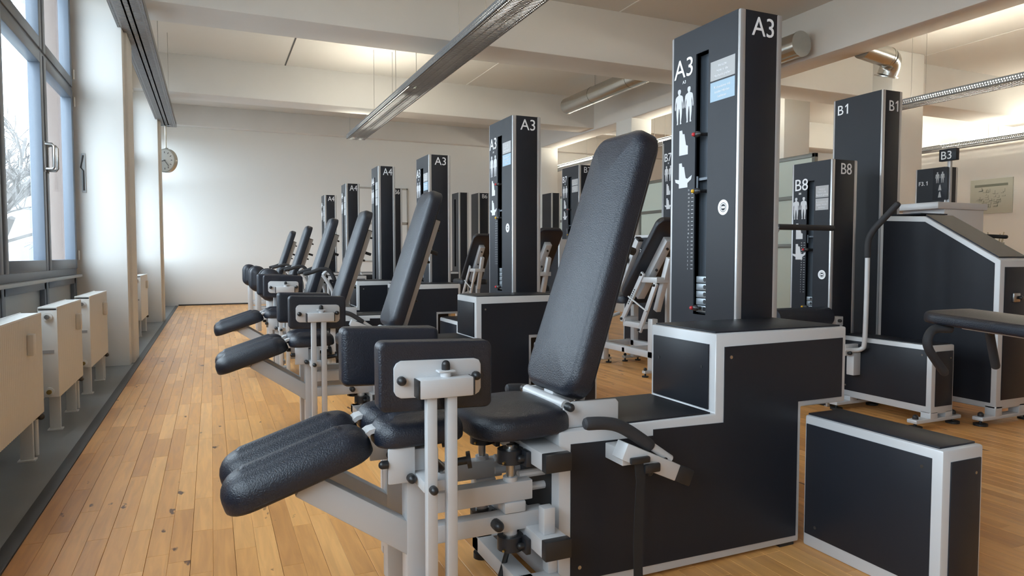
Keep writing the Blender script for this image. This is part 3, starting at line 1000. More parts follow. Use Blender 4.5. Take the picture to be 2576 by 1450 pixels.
def outer_pad(m, s, dz=0.0):
    """upright rectangular pad outside the leg; cushion looks to the centre"""
    M = axes((1, 0, -.03), (.03 * -s * 0, 0, 1), (0, -1 if s > 0 else 1, 0), (.583, s * .245, .760 + dz))
    if s > 0:
        M = axes((-1, 0, .03), (0, 0, 1), (0, -1, 0), (.555, s * .245, .760 + dz))
    else:
        M = axes((1, 0, -.03), (0, 0, 1), (0, -1, 0), (.583, s * .245, .760 + dz))
        M = M @ Matrix(((1, 0, 0, 0), (0, 1, 0, 0), (0, 0, -1, 0), (0, 0, 0, 1)))
    pd = S().pad(.335, .198, .075, .022, .020, .004, 1.0, eb=.008)
    o = S()
    o.v = [tuple(M @ Vector(p)) for p in pd.v]
    o.f = pd.f if s > 0 else [f[::-1] for f in pd.f]
    po = obj('outer_leg_pad', o, 'leather', m, sharp=50)
    z = .755 + dz
    yb = s * .246
    yo = s * .254
    obj('mount_plate', S().prism([(.455 + .02 * (1 - math.cos(R(t))) if False else x, zz) for x, zz in
                                  [(.455, z - .03), (.462, z - .043), (.475, z - .05), (.692, z - .058), (.706, z - .05), (.712, z - .038), (.712, z + .032), (.706, z + .045), (.692, z + .05), (.475, z + .055), (.462, z + .048), (.455, z + .035)]],
                                 'y', min(yb, yo), max(yb, yo), b=.002), 'silver_paint', po)
    ys = sorted((yo, s * .305))
    obj('holder_tube', S().box(.515, .672, ys[0], ys[1], z - .048, z + .006, b=.005), 'silver_paint', po)
    for x in (.511, .672):
        obj('tube_cap', S().box(x, x + .004, ys[0] + .001, ys[1] - .001, z - .047, z + .005, b=.0015), 'black_cap', po)
    tb = S().box(.575, .625, min(yb, s * .285), max(yb, s * .285), z + .018, z + .025, b=.003).cyl((.60, s * .27, z + .004), (.60, s * .27, z + .018), .016, 14)
    obj('swivel_tab', tb, 'silver_paint', po)
    knob(po, (.60, s * .27, z + .024), (0, 0, 1), .012, .016)
    for x in (.475, .695):
        knob(po, (x, s * .254, z), (0, s, 0), .013, .010, 'ball_knob')
    for x in (.538, .597):
        obj('upright_bar', S().box(x, x + .030, min(s * .262, s * .292), max(s * .262, s * .292), .045, z - .045, b=.003), 'silver_paint', po)
    for zz in (.445, .09):
        obj('spacer_block', S().box(.535, .63, min(s * .15, s * .266), max(s * .15, s * .266), zz - .012, zz + .02, b=.003), 'silver_paint', po)
    for zz in (.45, .095):
        knob(po, (.553, s * .292, zz), (0, s, 0), .012, .014)
    return po


def side_handle(m, s, strap=False):
    y = s * .30
    h = thing_part('side_handle', m)
    obj('foam_grip', S().tube([(1.045, y, .588), (1.10, y, .584), (1.15, y, .572), (1.20, y, .545), (1.268, y, .498)], .0205, 16, sub=4, round_end=True), 'foam_grip', h)
    obj('grip_tube', S().cyl((1.26, y, .505), (1.352, y, .442), .0135, 12), 'silver_paint', h)
    d = Vector((.255, 0, -.118)).normalized()
    M = axes(d, (0, 1, 0), Vector((.118, 0, .255)), (1.16, y, .495))
    bx = obj('handle_bracket', S().box(0, .222, -.03, .03, -.027, .027, b=.003), 'silver_paint', h)
    bx.matrix_local = M
    cp = obj('bracket_cap', S().box(.222, .285, -.03, .03, -.027, .027, b=.004), 'black_cap', h)
    cp.matrix_local = M
    obj('cross_tube', S().box(1.17, 1.22, min(s * .19, y), max(s * .19, y), .44, .49, b=.003), 'silver_paint', h)
    knob(h, (1.325, y, .440), (.42, 0, .9), .013, .016)
    knob(h, (1.27, y - .012, .425), (-.42, 0, -.9), .012, .014)
    if strap:
        sp = S()
        pts = [(1.205, .465), (1.214, .40), (1.208, .30), (1.205, .20), (1.208, .10), (1.216, .012)]
        sp.prism([(x - .016, z) for x, z in pts] + [(x + .016, z) for x, z in pts[::-1]], 'y', y - .038, y - .034)
        obj('seat_belt', sp, 'strap_web', h)
        obj('belt_buckle', S().box(1.175, 1.245, y - .045, y - .03, .455, .475, b=.004).box(1.225, 1.285, y - .045, y - .032, .42, .45, b=.006), 'black_cap', h)
    return h


def thing_part(name, par):
    e = D.objects.new(name, None)
    C.objects.link(e)
    e.parent = par
    e.empty_display_size = .05
    return e


def hip_chassis(m, bx=0.0):
    """cross beams, seat, brackets shared by the seat machines of the A row"""
    for (z0, z1) in ((.448, .502), (.178, .236)):
        c = obj('cross_beam', S().box(.905, .992, -.265, .265, z0, z1, b=.004), 'silver_paint', m)
        for s in (-1, 1):
            obj('beam_cap', S().box(.904, .993, min(s * .265, s * .295), max(s * .265, s * .295), z0 - .001, z1 + .001, b=.003), 'black_cap', c)
    obj('stop_post', S().box(.925, .965, -.24, -.20, .236, .32, b=.004), 'silver_paint', m)
    for z in (.345, .39):
        for y in (-.10, .10):
            obj('tie_rod', S().cyl((.90, y, z), (1.0, y, z), .013, 10), 'silver_paint', m)
    bs = S().box(.86, 1.0, -.22, -.16, .03, .085, b=.004).box(.86, 1.0, .16, .22, .03, .085, b=.004).box(.86, .92, -.22, .22, .03, .085, b=.004)
    bs.box(.965, .999, -.19, -.15, .085, .178, b=.003).box(.965, .999, .15, .19, .085, .178, b=.003)
    obj('base_frame', bs, 'silver_paint', m)
    for y in (-.19, .19):
        obj('levelling_foot', S().cyl((.885, y, 0), (.885, y, .02), .03, 14).cyl((.885, y, .02), (.885, y, .035), .008, 8), 'black_rubber', m)
    obj('cable_hose', S().tube([(.90, -.06, .17), (.885, -.05, .12), (.86, -.06, .06), (.84, -.07, .018)], .009, 8, sub=4), 'black_rubber', m)
    # seat
    st_ = leather_pad('seat', m, axes((0, -1, 0), (1, 0, .035), (-.035, 0, 1), (.912 + bx, 0, .530)), .405, .345, .076, .12, .040, .014)
    obj('seat_post', S().box(.91, .95, -.04, .04, .50, .535, b=.003), 'silver_paint', m)
    obj('seat_post', S().box(.985, 1.025, -.06, .06, .44, .535, b=.003), 'black_cap', m)
    # brackets at the foot of the backrest
    for s in (-1, 1):
        y = s * .15
        ys = sorted((y, y + s * .008))
        pl = obj('bracket_plate', S().prism([(1.03 + bx, .535), (1.245 + bx, .535), (1.245 + bx, .61), (1.235 + bx, .622), (1.07 + bx, .625), (1.03 + bx, .60)], 'y', ys[0], ys[1], b=.002), 'silver_paint', m)
        obj('bracket_foot', S().box(1.02 + bx, 1.23 + bx, ys[0] - .006, ys[1] + .006, .528, .540, b=.002), 'silver_paint', m)
        knob(pl, (1.05 + bx, y + s * .008, .612), (0, s, 0), .014, .022)
    obj('pivot_tube', S().cyl((1.05 + bx, -.15, .612), (1.05 + bx, .15, .612), .019, 14).box(1.06 + bx, 1.17 + bx, -.035, .035, .60, .64, b=.004), 'silver_paint', m)


def machine_a3(loc, label, towers, dz=0.0, strap=False):
    m = thing('hip_abduction_machine', label, 'exercise machine', loc, 0, 'A3 hip machines in the window row')
    a_body(m)
    hip_chassis(m)
    backrest(m, 1.118, .616, 1.420, 1.518, .37)
    for s in (-1, 1):
        leg_arm(m, s)
        outer_pad(m, s, dz)
        side_handle(m, s, strap and s < 0)
    tower(m, 2.065, 2.30, .195, .665, 2.15, 'A3', **towers)
    return m


machine_a3((0, 2.09, 0), 'nearest A3 leg machine, largest in view, with rectangular leg pads', dict(), strap=True)
machine_a3((0, 4.47, 0), 'second A3 leg machine, directly behind the largest nearest one', dict())
machine_a3((0, 6.60, 0), 'third A3 leg machine, between the second A3 and the A4 towers', dict(), dz=.07)


def machine_a4(loc, label):
    m = thing('hip_adduction_machine', label, 'exercise machine', loc, 0, 'A4 hip machines in the window row')
    a_body(m, dx=-.27)
    bx = -.125
    hip_chassis(m, 0)
    backrest(m, 1.0, .635, 1.29, 1.50, .32)
    for s in (-1, 1):
        hy = s * .125
        for (xe, za, zb) in ((.93, .322, .385), (.975, .228, .285)):
            obj('hinge_arm', S().box(.60, xe, hy - .025, hy + .025, za, zb, b=.004), 'silver_paint', m)
        obj('hinge_shaft', S().cyl((.862, hy, .155), (.862, hy, .50), .014, 12), 'steel', m)
        obj('arm_post', S().box(.54, .60, hy - .03, hy + .03, .10, .70, b=.005), 'silver_paint', m)
        # upright oval knee pad, cushion outwards
        M = axes((1, 0, 0), (0, 0, 1), (0, -1, 0), (.56, hy, .80)) if s < 0 else axes((-1, 0, 0), (0, 0, 1), (0, 1, 0), (.56, hy, .80))
        leather_pad('knee_pad', m, M, .20, .34, .075, .095, .04, .02)
        obj('pad_back_plate', S().box(.53, .59, min(hy, hy - s * .02), max(hy, hy - s * .02), .66, .95, b=.004), 'silver_paint', m)
        knob(m, (.56, hy - s * .02, .72), (0, -s, 0), .012, .014)
        # arm rail with foam grip beside the backrest
        y = s * .27
        rl = obj('arm_rail', S().tube([(1.18, y, .52), (1.18, y, .72), (1.12, y, .84), (1.08, y, .90)], .018, 12, sub=4), 'silver_paint', m)
        obj('foam_grip', S().tube([(1.20, y, .86), (1.15, y, .945), (1.07, y, .965), (.98, y, .935), (.90, y, .915)], .022, 12, sub=4, round_end=True), 'foam_grip', rl)
        obj('rail_link', S().cyl((1.08, y, .90), (1.13, y, .955), .016, 10), 'silver_paint', rl)
        obj('rail_foot', S().box(1.15, 1.21, min(s * .19, s * .30), max(s * .19, s * .30), .47, .53, b=.003), 'silver_paint', rl)
    tower(m, 1.79, 1.99, .195, .56, 2.15, 'A4', stickers=3, detail=False, lever_z=(1.5,))
    return m


machine_a4((0, 7.72 - .02, 0), 'nearest of the three A4 machines, beside the third A3 seat')
machine_a4((0, 9.78, 0), 'middle one of the three A4 machines with black backrest')
machine_a4((0, 11.78, 0), 'farthest A4 machine, closest to the white back wall')

# ================================================================== B-ROW


def floor_stand(par, x0, x1, y0, z):
    """two short legs and a foot bar with levelling pads under the -Y end of a housing"""
    g = thing_part('floor_stand', par)
    for xa in (x0, x1 - .07):
        obj('stand_leg', S().box(xa, xa + .07, y0, y0 + .07, .05, z, b=.004), 'silver_paint', g)
    obj('foot_bar', S().box(x0 - .13, x1 + .09, y0 + .0, y0 + .07, .035, .06, b=.006), 'silver_paint', g)
    for x in (x0 - .095, x1 + .055):
        obj('levelling_foot', S().cyl((x, y0 + .035, 0), (x, y0 + .035, .014), .042, 16).cyl((x, y0 + .035, .014), (x, y0 + .035, .04), .009, 8), 'black_rubber', g)
        knob(g, (x, y0 + .035, .06), (0, 0, 1), .018, .012)
    return g


# B8
b8 = thing('torso_machine', 'shorter B8 machine with curved upright grip bar, right of the nearest tower', 'exercise machine', (4.09, 2.86, 0), 0)
tower(b8, 0.0, .255, .71, 1.08, 1.80, 'B8', zslot=(.62, 1.66), lever_z=(1.15, .72, .70))
panel_box(b8, 'lower_housing', .10, .315, 0.0, .70, .085, .528, margins=.035)
floor_stand(b8, .10, .315, .0, .10)
floor_stand(b8, .10, .315, .60, .10)
gb = thing_part('grip_bar', b8)
obj('bar', S().tube([(-.02, .55, .445), (.03, .52, .44), (.06, .48, .455), (.065, .465, .51), (.067, .46, .80), (.067, .46, 1.12)], .0165, 14, sub=4), 'silver_paint', gb)
obj('foam_grip', S().tube([(.067, .46, 1.10), (.067, .458, 1.20), (.072, .43, 1.27), (.085, .35, 1.36), (.10, .27, 1.445)], .021, 14, sub=4, round_end=True), 'foam_grip', gb)
obj('bar_mount', S().box(-.03, .105, .54, .57, .40, .48, b=.004).box(.03, .105, .52, .58, .26, .42, b=.004), 'silver_paint', gb)
knob(gb, (.0, .54, .42), (0, -1, 0), .014, .015)
obj('roller_pad', S().cyl((-.55, .70, .665), (-.06, .70, .665), .075, 24).cyl((-.06, .70, .665), (-.035, .70, .665), .068, 24), 'leather', b8, sharp=50)
rb = obj('roller_bracket', S().box(.015, .085, .66, .72, .60, .665, b=.004).box(.03, .08, .66, .72, .50, .60, b=.004).box(-.04, .04, .685, .705, .63, .65), 'silver_paint', b8)
knob(rb, (.04, .66, .635), (0, -1, 0), .012, .012)
obj('cross_grip', S().cyl((-.56, .66, 1.30), (-.04, .66, 1.30), .02, 14), 'foam_grip', b8)
obj('grip_support', S().tube([(-.55, .66, 1.30), (-.58, .70, 1.2), (-.58, .72, .60), (-.50, .72, .30), (.12, .69, .28)], .016, 12), 'silver_paint', b8)

# B1
b1 = thing('leg_press_machine', 'tall B1 machine with sloping black housing at the right', 'exercise machine', (4.65, 2.74, 0), 0)
tower(b1, .01, .225, .88, 1.33, 2.36, 'B1', slot=False)
prof = [(0.0, .10), (0.0, 1.075), (.52, 1.385), (.87, 1.405), (.87, .10)]
hs = obj('sloping_housing', S().prism(prof, 'x', 0, .32, b=.008), 'silver_paint', b1)
obj('side_panel', S().prism([(.035, .14), (.035, 1.055), (.515, 1.345), (.84, 1.367), (.84, .14)], 'x', -.004, .002), 'black_panel', hs)
obj('end_panel', S().box(.045, .30, -.004, .002, .16, 1.03, b=.001), 'black_panel', hs)
sl = obj('slope_plate', S().prism([(.02, 1.090), (.52, 1.388), (.52, 1.396), (.02, 1.098)], 'x', .014, .306), 'black_panel', hs)
obj('top_plate', S().box(.014, .306, .56, .86, 1.402, 1.411), 'black_panel', hs)
obj('latch', S().box(.12, .19, -.02, -.003, .80, .86, b=.006), 'steel', hs)
obj('latch_knob', S().ball((.175, -.03, .83), .014), 'black_cap', hs)
floor_stand(b1, .0, .32, .0, .12)
floor_stand(b1, .0, .32, .75, .12)

# bench reaching in from the right edge
bn = thing('padded_bench', 'padded bench with drooping black grips, cut off by the right edge', 'bench', (3.23, 1.15, 0), 0)
leather_pad('bench_pad', bn, axes((1, 0, 0), (0, 1, .06), (0, -.06, 1), (.19, .56, .738)), .38, 1.20, .055, .11, .025, .018)
obj('bench_rail', S().box(.05, .09, -.05, .95, -.04, .0, b=.004, M=Matrix.Translation((0, 0, .735)) @ Matrix.Rotation(R(3.4), 4, 'X') @ Matrix.Translation((0, -.5, 0)) @ Matrix.Translation((0, .5, 0))), 'silver_paint', bn)
obj('bench_rail', S().box(.31, .35, -.05, .95, -.04, .0, b=.004, M=Matrix.Translation((0, 0, .735)) @ Matrix.Rotation(R(3.4), 4, 'X')), 'silver_paint', bn)
obj('bench_leg', S().box(.14, .26, -.02, .06, .03, .70, b=.005).box(.14, .26, .30, .36, .03, .40, b=.004).box(.14, .26, -.02, .36, .36, .42, b=.004), 'silver_paint', bn)
for ya in (-.02, .28):
    obj('foot_bar', S().box(-.10, .50, ya, ya + .08, .0, .045, b=.006), 'silver_paint', bn)
obj('foam_grip', S().tube([(.07, 1.02, .745), (.0, 1.05, .742), (-.045, 1.05, .70), (-.03, 1.05, .64), (.085, 1.05, .525)], .021, 14, sub=5, round_end=True), 'foam_grip', bn)
obj('foam_grip', S().tube([(.34, 1.0, .745), (.40, 1.03, .73), (.42, 1.04, .69), (.49, 1.05, .53)], .021, 14, sub=5, round_end=True), 'foam_grip', bn)
knob(bn, (.36, 1.0, .735), (0, 0, -1), .013, .02)


# B7 machines: seat looks away from the viewer (+Y)
def machine_b7(loc, label, detail=True, tower_dy=.65, dial=True):
    m = thing('leg_machine', label, 'exercise machine', loc, 0, 'B7 leg machines')
    # origin: floor under the rear post, x to the right, y away
    fr = S()
    for x in (0.0, .36):
        fr.box(x, x + .06, 0.0, .95, .17, .23, b=.004)
        fr.box(x, x + .06, -.03, .04, .05, .53, b=.004)
        fr.box(x, x + .06, .80, .86, .05, .60, b=.004)
    fr.box(0, .42, -.03, .03, .17, .23, b=.004).box(0, .42, .86, .92, .17, .23, b=.004).box(0, .42, .42, .47, .17, .22, b=.004)
    obj('base_frame', fr, 'silver_paint', m)
    ft = S()
    for y in (0.0, .88):
        ft.box(-.07, .13, y - .025, y + .025, .035, .06, b=.004).box(.29, .49, y - .025, y + .025, .035, .06, b=.004)
    obj('foot_bar', ft, 'silver_paint', m)
    for y in (0.0, .88):
        for x in (-.05, .11, .31, .47):
            obj('levelling_foot', S().cyl((x, y, 0), (x, y, .012), .030, 12).cyl((x, y, .012), (x, y, .04), .008, 8).ball((x, y, .072), .016), 'black_rubber', m)
    # seat and backrest
    leather_pad('seat', m, axes((1, 0, 0), (0, 1, 0), (0, 0, 1), (.17, .62, .645)), .46, .46, .085, .06, .035, .012)
    up_ = Vector((0, -.60, .72)).normalized()
    nz = Vector((0, up_.z, -up_.y))
    bk = leather_pad('backrest', m, axes((1, 0, 0), up_, nz, (.10, .065, 1.06)), .36, .92, .07, .075, .035, .01, .92)
    obj('backrest_channel', S().box(-.05, .03, -.42, .28, -.07, 0, b=.004), 'silver_paint', bk)
    for yy in (.2, -.05):
        obj('cap_bolt', S().cyl((-.01, yy, -.07), (-.01, yy, -.085), .012, 10), 'black_cap', bk)
    obj('support_strut', S().box(0, 0.05, -.028, .028, 0, .52, b=.004, M=axes((1, 0, 0), (0, .93, .36), (0, -.36, .93), (.06, .02, .60))), 'silver_paint', m)
    lk = thing_part('adjust_linkage', m)
    for (ya, za, yb2, zb2, x) in ((.42, .50, .10, .93, -.02), (.13, .42, -.10, .84, -.02)):
        d = Vector((0, yb2 - ya, zb2 - za))
        L = d.length
        M = axes((1, 0, 0), d.cross(Vector((1, 0, 0))), d, (x, ya, za))
        obj('link_bar', S().box(-.012, .012, -.025, .025, -.02, L + .02, b=.004, M=M), 'silver_paint', lk)
        if detail:
            for q in (0, L):
                c = M @ Vector((-.012, 0, q))
                knob(lk, c, (-1, 0, 0), .012, .01)
            if ya > .3:
                for q in range(8):
                    c = M @ Vector((-.0125, .002, L * .35 + q * .024))
                    obj('locking_hole', S().box(c.x - .001, c.x, c.y - .009, c.y + .009, c.z - .006, c.z + .006), 'slot_dark', lk)
    obj('link_cross', S().box(-.025, .12, .38, .46, .47, .52, b=.004).box(-.02, .12, .08, .42, .43, .48, b=.004), 'silver_paint', lk)
    obj('link_cross', S().box(-.02, .14, -.12, .14, .86, .91, b=.004), 'silver_paint', lk)
    obj('lock_lever', S().cyl((-.04, .30, .72), (-.04, .0, .60), .008, 8), 'silver_paint', lk)
    # leg roller in front of the seat
    obj('roller_pad', S().pad(.11, .36, .10, .05, .045, .01, M=axes((0, 1, 0), (0, 0, 1), (1, 0, 0), (-.14, .98, .38))), 'leather', m, sharp=60)
    obj('roller_arm', S().cyl((-.10, .98, .38), (.30, .98, .50), .018, 10), 'silver_paint', m)
    obj('seat_grip', S().cyl((.02, .84, .58), (-.16, .70, .60), .02, 12), 'foam_grip', m)
    # cam housing on the far side
    hs_ = obj('cam_housing', S().prism([(.62, .10), (.62, 1.33), (1.22, 1.33), (1.42, 1.16), (1.42, .10)], 'x', .64, .80, b=.006), 'silver_paint', m)
    obj('side_panel', S().prism([(.65, .13), (.65, 1.30), (1.21, 1.30), (1.39, 1.145), (1.39, .13)], 'x', .635, .642), 'black_panel', hs_)
    if dial:
        dl = obj('angle_dial', S().cyl((.612, 1.10, 1.03), (.636, 1.10, 1.03), .16, 32), 'black_panel', hs_)
        tk = S()
        for k in range(14):
            M = Matrix.Translation((.611, 1.10, 1.03)) @ Matrix.Rotation(R(-100 + k * 15), 4, 'X')
            tk.box(-.001, .001, -.003, .003, .115, .140, M=M)
        n = 24
        vs, fs = [], []
        for k in range(n + 1):
            a = R(-110 + 220 * k / n)
            for rr in (.148, .154):
                vs.append((.6105, 1.10 + rr * math.sin(a), 1.03 + rr * math.cos(a)))
        for k in range(n):
            fs.append((2 * k, 2 * k + 1, 2 * k + 3, 2 * k + 2))
        tk.add(vs, fs)
        obj('dial_marks', tk, 'label_white', dl, flat=True)
        ML = axes((1, 0, 0), (0, .84, .55), (0, -.55, .84), (.48, 1.32, .62))
        obj('lever_arm', S().box(-.03, .03, -.035, .035, 0, .78, b=.004, M=ML), 'silver_paint', m)
        obj('lever_cap', S().box(-.031, .031, -.036, .036, .78, .80, b=.003, M=ML), 'black_cap', m)
        obj('lever_grip', S().cyl((.45, .98, 1.18), (.34, .98, 1.18), .018, 12), 'black_cap', m)
        obj('lever_knob', S().ball((.42, 1.05, 1.06), .04), 'black_cap', m)
        obj('lever_knob', S().ball((.42, 1.13, .93), .026), 'black_cap', m)
    if tower_dy is not None:
        tower(m, .94, 1.17, tower_dy, tower_dy + .50, 2.34, 'B7', zslot=(.9, 2.2), detail=detail, lever_z=(1.75, 1.4, 1.0))
    return m


machine_b7((3.64, 5.13, 0), 'B7 leg machine with dial seen between the leaning backrest and the nearest tower', True, .62)
machine_b7((3.64, 7.50, 0), 'B7 machine whose tilted seat back peeks out beside the second A3 tower', True, .62)
machine_b7((3.70, 9.85, 0), 'farthest B7 machine, its tilted backrest seen left of the second A3 tower', False, None, False)


def far_tower(loc, w_, d, h, text_, label, slot, plain=False):
    m = thing('weight_station', label, 'exercise machine', loc, 0, 'distant weight stations')
    tower(m, 0, w_, 0, d, h, text_, slot=slot, detail=False, side_label=False, front_label=bool(text_), side_text=False, zslot=(.9, h - .12))
    if plain:
        panel_box(m, 'housing', .01, w_ - .01, d + .004, d + .5, .0, .80, bolts=False)
        return m
    panel_box(m, 'housing', -.55, w_ - .01, .03, d - .03, .0, .80, bolts=False)
    leather_pad('seat', m, axes((1, 0, 0), (0, 1, 0), (0, 0, 1), (-.85, d / 2, .60)), .42, .40, .08, .09, .04)
    obj('seat_stand', S().box(-.92, -.80, d / 2 - .05, d / 2 + .05, .02, .60, b=.004).box(-1.0, -.55, d / 2 - .03, d / 2 + .03, .02, .09, b=.004), 'silver_paint', m)
    return m


far_tower((3.06, 12.5, 0), .22, .42, 2.36, 'B6', 'far B6 station half hidden behind the A4 tower', False)
far_tower((4.38, 12.45, 0), .20, .42, 2.33, '', 'far station with slotted black tower between the A3 towers', True)
far_tower((4.88, 12.7, 0), .24, .42, 2.36, 'B6', 'plain dark far tower beside the second A3 tower, left of it', False, True)
far_tower((6.20, 12.1, 0), .20, .42, 2.36, '', 'far dark tower visible right of the second A3 tower', False)
b7b = far_tower((5.05, 6.55, 0), .20, .36, 2.50, 'B6', 'station whose tower edge shows just left of the B7 tower by the nearest machine', False, True)

# translucent partition on steel rails behind the machines
for i, (a, c) in enumerate(((11.66, 14.98), (6.9, 11.08))):
    pt = thing('glazed_partition', ('pale green glazed partition far off beside the back column', 'pale green glazed partition behind the B7 tower between columns')[i], 'partition', (7.6, a, 0), 0, 'glazed partitions')
    L = c - a
    n = max(2, int(L / 1.1))
    for z in (.02, 1.22, 1.90, 2.46):
        obj('rail', S().box(-.03, .03, 0, L, z, z + .055, b=.003), 'partition_rail', pt)
    for k in range(n + 1):
        y = (L - .05) * k / n
        obj('stile', S().box(-.03, .03, y, y + .05, .02, 2.515, b=.003), 'partition_rail', pt)
    for k in range(n):
        for (za, zb) in ((.075, 1.22), (1.275, 1.90), (1.955, 2.46)):
            obj('pane', S().box(-.006, .006, (L - .05) * k / n + .05, (L - .05) * (k + 1) / n, za, zb), 'frosted_panel', pt, flat=True)

# white-board frame on the back wall
wf = thing('wall_board', 'pale framed board on the back wall beside the B6 tower', 'board', (3.75, Y1, 0))
obj('board', S().box(-.6, .75, -.02, .0, 1.0, 2.75), 'wall_paint', wf)
obj('board_frame', S().box(-.63, .78, -.03, 0, 2.75, 2.79, b=.003).box(-.63, .78, -.03, 0, 1.88, 1.95, b=.003).box(-.63, -.6, -.03, 0, 1.0, 2.79, b=.003).box(.75, .78, -.03, 0, 1.0, 2.79, b=.003).box(-.63, .78, -.03, 0, .97, 1.0, b=.003), 'counter_grey', wf)

# B3 and F3.1 stations at the right
b3 = thing('signpost_machine', 'machine with small black B3 sign on a thin pole at the right', 'exercise machine', (6.2, 4.14, 0))
obj('frame', S().box(-.25, .30, -.15, .25, .30, 1.52, b=.006).box(-.40, .32, .10, .40, .02, .40, b=.006), 'silver_paint', b3)
obj('top_shelf', S().box(-.35, .34, -.16, .42, 1.52, 1.58, b=.005), 'silver_paint', b3)
obj('front_panel', S().box(-.254, -.248, -.12, .22, .40, 1.48), 'black_panel', b3)
obj('pole', S().box(.015, .045, -.015, .015, 1.58, 2.02, b=.003), 'alu_profile', b3)
sg = obj('sign_plate', S().box(-.015, .03, -.085, .075, 1.975, 2.085, b=.003), 'black_panel', b3)
text('label_lettering', 'B3', .105, face_negx(-.017, .06, 1.99), 'label_white', sg)
ip = obj('instruction_plate', S().box(-.01, 0, -.01, .13, 1.62, 1.92, b=.002), 'black_panel', b3)
sh = S()
person_shape(sh, .085, 1.78, .10, -.0112)
person_shape(sh, .037, 1.78, .10, -.0112)
sh.prism([(.075, 1.71), (.065, 1.76), (.055, 1.765), (.045, 1.71)], 'x', -.0125, -.0112)
sh.prism([(.075, 1.645), (.065, 1.695), (.055, 1.70), (.045, 1.645)], 'x', -.0125, -.0112)
obj('body_pictogram', sh, 'sticker_grey', ip, flat=True)
f3 = thing('back_machine', 'black F3.1 station standing behind the B3 sign', 'exercise machine', (7.05, 4.72, 0))
tower(f3, 0, .19, 0, .34, 2.04, 'F3.1', slot=False, side_label=False, front_label=False)
text('label_lettering', 'F3.', .062, face_negx(-.0045, .30, 1.86), 'label_white', f3.children[0])
numeral_one('label_numeral', face_negx(-.0045, .205, 1.86), .043, 'label_white', f3.children[0])
panel_box(f3, 'housing', .02, .18, -.55, -.004, .0, .9, bolts=False)

# framed chart on the right wall
pc_ = thing('framed_chart', 'framed grey-green floor chart hanging on the right wall', 'picture', (X1, 9.0, 2.35))
obj('frame', S().box(-.03, 0, -.42, .42, -.36, .36, b=.004), 'poster_print', pc_)
sh = S().box(-.033, -.03, -.33, .33, .20, .25)
rnd = random.Random(3)
for k in range(46):
    y = rnd.uniform(-.30, .24); z = rnd.uniform(-.24, .12)
    sh.box(-.032, -.03, y, y + rnd.uniform(.02, .10), z, z + .006)
    sh.box(-.032, -.03, y, y + .006, z, z + rnd.uniform(.02, .07))
obj('chart_print', sh, 'poster_ink', pc_, flat=True)

# counter with pencil cup far right
ct = thing('service_counter', 'grey counter low by the right wall behind the sloping housing', 'counter', (8.3, 4.0, 0))
obj('counter_body', S().box(0, .5, -.8, 1.2, 0, 1.05, b=.01), 'counter_grey', ct)
obj('counter_top', S().box(-.05, .55, -.85, 1.25, 1.05, 1.10, b=.01), 'counter_grey', ct)
cp = thing('pencil_cup', 'grey cup full of pencils standing on the counter', 'cup', (8.38, 5.0, 1.10))
obj('cup', S().cyl((0, 0, 0), (0, 0, .16), .07, 18, r1=.085), 'counter_grey', cp)
for k in range(9):
    a = k * .7
    obj('pencil', S().cyl((.03 * math.cos(a), .03 * math.sin(a), .02), (.08 * math.cos(a), .08 * math.sin(a), .22 + .02 * (k % 4)), .006, 6), 'pencil_wood', cp)
hb = thing('handlebar_machine', 'machine with black handlebar rising behind the sloping housing', 'exercise machine', (6.6, 4.05, 0))
obj('post', S().cyl((0, 0, .02), (0, 0, 1.28), .03, 12).box(-.25, .25, -.06, .06, 0, .05, b=.004), 'silver_paint', hb)
obj('handlebar', S().tube([(0, .17, 1.30), (0, 0, 1.29), (0, -.20, 1.275)], .018, 10, round_end=True), 'black_rubber', hb)
obj('handlebar', S().tube([(0, -.42, 1.08), (0, -.43, 1.24), (0, -.47, 1.31), (0, -.62, 1.33)], .018, 10, sub=4, round_end=True), 'black_rubber', hb)
obj('handlebar_tube', S().cyl((0, -.42, 1.10), (0, -.40, .10), .02, 10).box(-.03, .03, -.42, 0, .06, .12, b=.004), 'silver_paint', hb)

# ================================================================== FLOOR PLANKS
bpy.context.view_layer.update()
dg = bpy.context.evaluated_depsgraph_get()
cam_inv = cam.matrix_world.inverted()
FPX = 1712.0


def px(p):
    q = cam_inv @ Vector(p)
    if q.z > -.1:
        return None
    return (1288 + FPX * q.x / -q.z, 725 - FPX * q.y / -q.z)


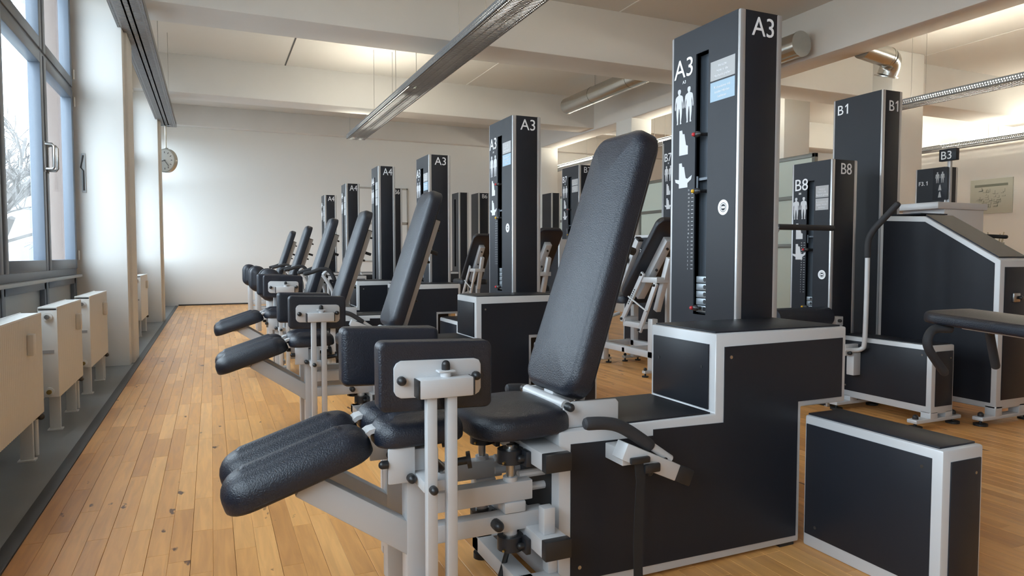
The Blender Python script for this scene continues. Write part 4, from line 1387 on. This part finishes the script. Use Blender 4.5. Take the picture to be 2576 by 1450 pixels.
rp = random.Random(11)
planks = []
PW = .0745
xx = -.684
row = 0
while xx < X1:
    yy = Y0 - rp.uniform(0, .6)
    while yy < Y1:
        L = rp.choice((.40, .55, .70, .70, .90, 1.1))
        a, c = max(yy, Y0), min(yy + L, Y1)
        if c - a > .03:
            planks.append((xx, min(xx + PW, X1), a, c, row % 2, rp.random()))
        yy += L
    xx += PW
    row += 1
scored = []
ORG = cam.matrix_world.translation.copy()
for i, (a, b_, c, d, rr, tn) in enumerate(planks):
    mid = px(((a + b_) / 2, (c + d) / 2, 0))
    if not mid or not (-60 < mid[0] < 2640 and 600 < mid[1] < 1510):
        continue
    dist2 = ((a + b_) / 2) ** 2 + ((c + d) / 2) ** 2
    area = (b_ - a) * (d - c) * 1.1 / (dist2 + 1.21) ** 1.5
    scored.append((area, i))
scored.sort(reverse=True)
chosen = set()
for area, i in scored[:1600]:
    a, b_, c, d, rr, tn = planks[i]
    vis = 0
    for f in (.15, .5, .85):
        tgt = Vector(((a + b_) / 2, c + (d - c) * f, .0))
        q = px(tgt)
        if not q or not (0 <= q[0] <= 2576 and 0 <= q[1] <= 1450):
            continue
        dv = tgt - ORG
        hit = SC.ray_cast(dg, ORG, dv.normalized(), distance=dv.length - .03)
        if not hit[0]:
            vis += 1
    if vis:
        chosen.add(i)
    if len(chosen) >= 300:
        break


def plank_mesh(name, items, parent, stuff=False):
    vs, fs, tint = [], [], []
    for (a, b_, c, d, rr, tn) in items:
        g0 = .0006 if rr == 0 else .0002
        g1 = .0002 if rr == 0 else .0006
        x0, x1, y0, y1 = a + g0, b_ - g1, c + .0004, d - .0004
        o = len(vs)
        e = .0009
        zt = 0.0
        vs += [(x0, y0, -.018), (x1, y0, -.018), (x1, y1, -.018), (x0, y1, -.018),
               (x0, y0, zt - e), (x1, y0, zt - e), (x1, y1, zt - e), (x0, y1, zt - e),
               (x0 + e, y0 + e, zt), (x1 - e, y0 + e, zt), (x1 - e, y1 - e, zt), (x0 + e, y1 - e, zt)]
        q = [(8, 9, 10, 11)] + [(k, (k + 1) % 4, 4 + (k + 1) % 4, 4 + k) for k in range(4)] + [(4 + k, 4 + (k + 1) % 4, 8 + (k + 1) % 4, 8 + k) for k in range(4)]
        fs += [tuple(o + k for k in f) for f in q]
        tint += [tn] * len(q)
    me = D.meshes.new(name)
    me.from_pydata(vs, [], fs)
    at = me.attributes.new('tint', 'FLOAT', 'FACE')
    at.data.foreach_set('value', tint)
    me.materials.append(MATS['maple_plank'])
    o = D.objects.new(name, me)
    C.objects.link(o)
    o.parent = parent
    if stuff:
        o['kind'] = 'stuff'
    return o


for i in sorted(chosen):
    plank_mesh('plank', [planks[i]], floor)
plank_mesh('plank_field', [p for i, p in enumerate(planks) if i not in chosen], floor, True)
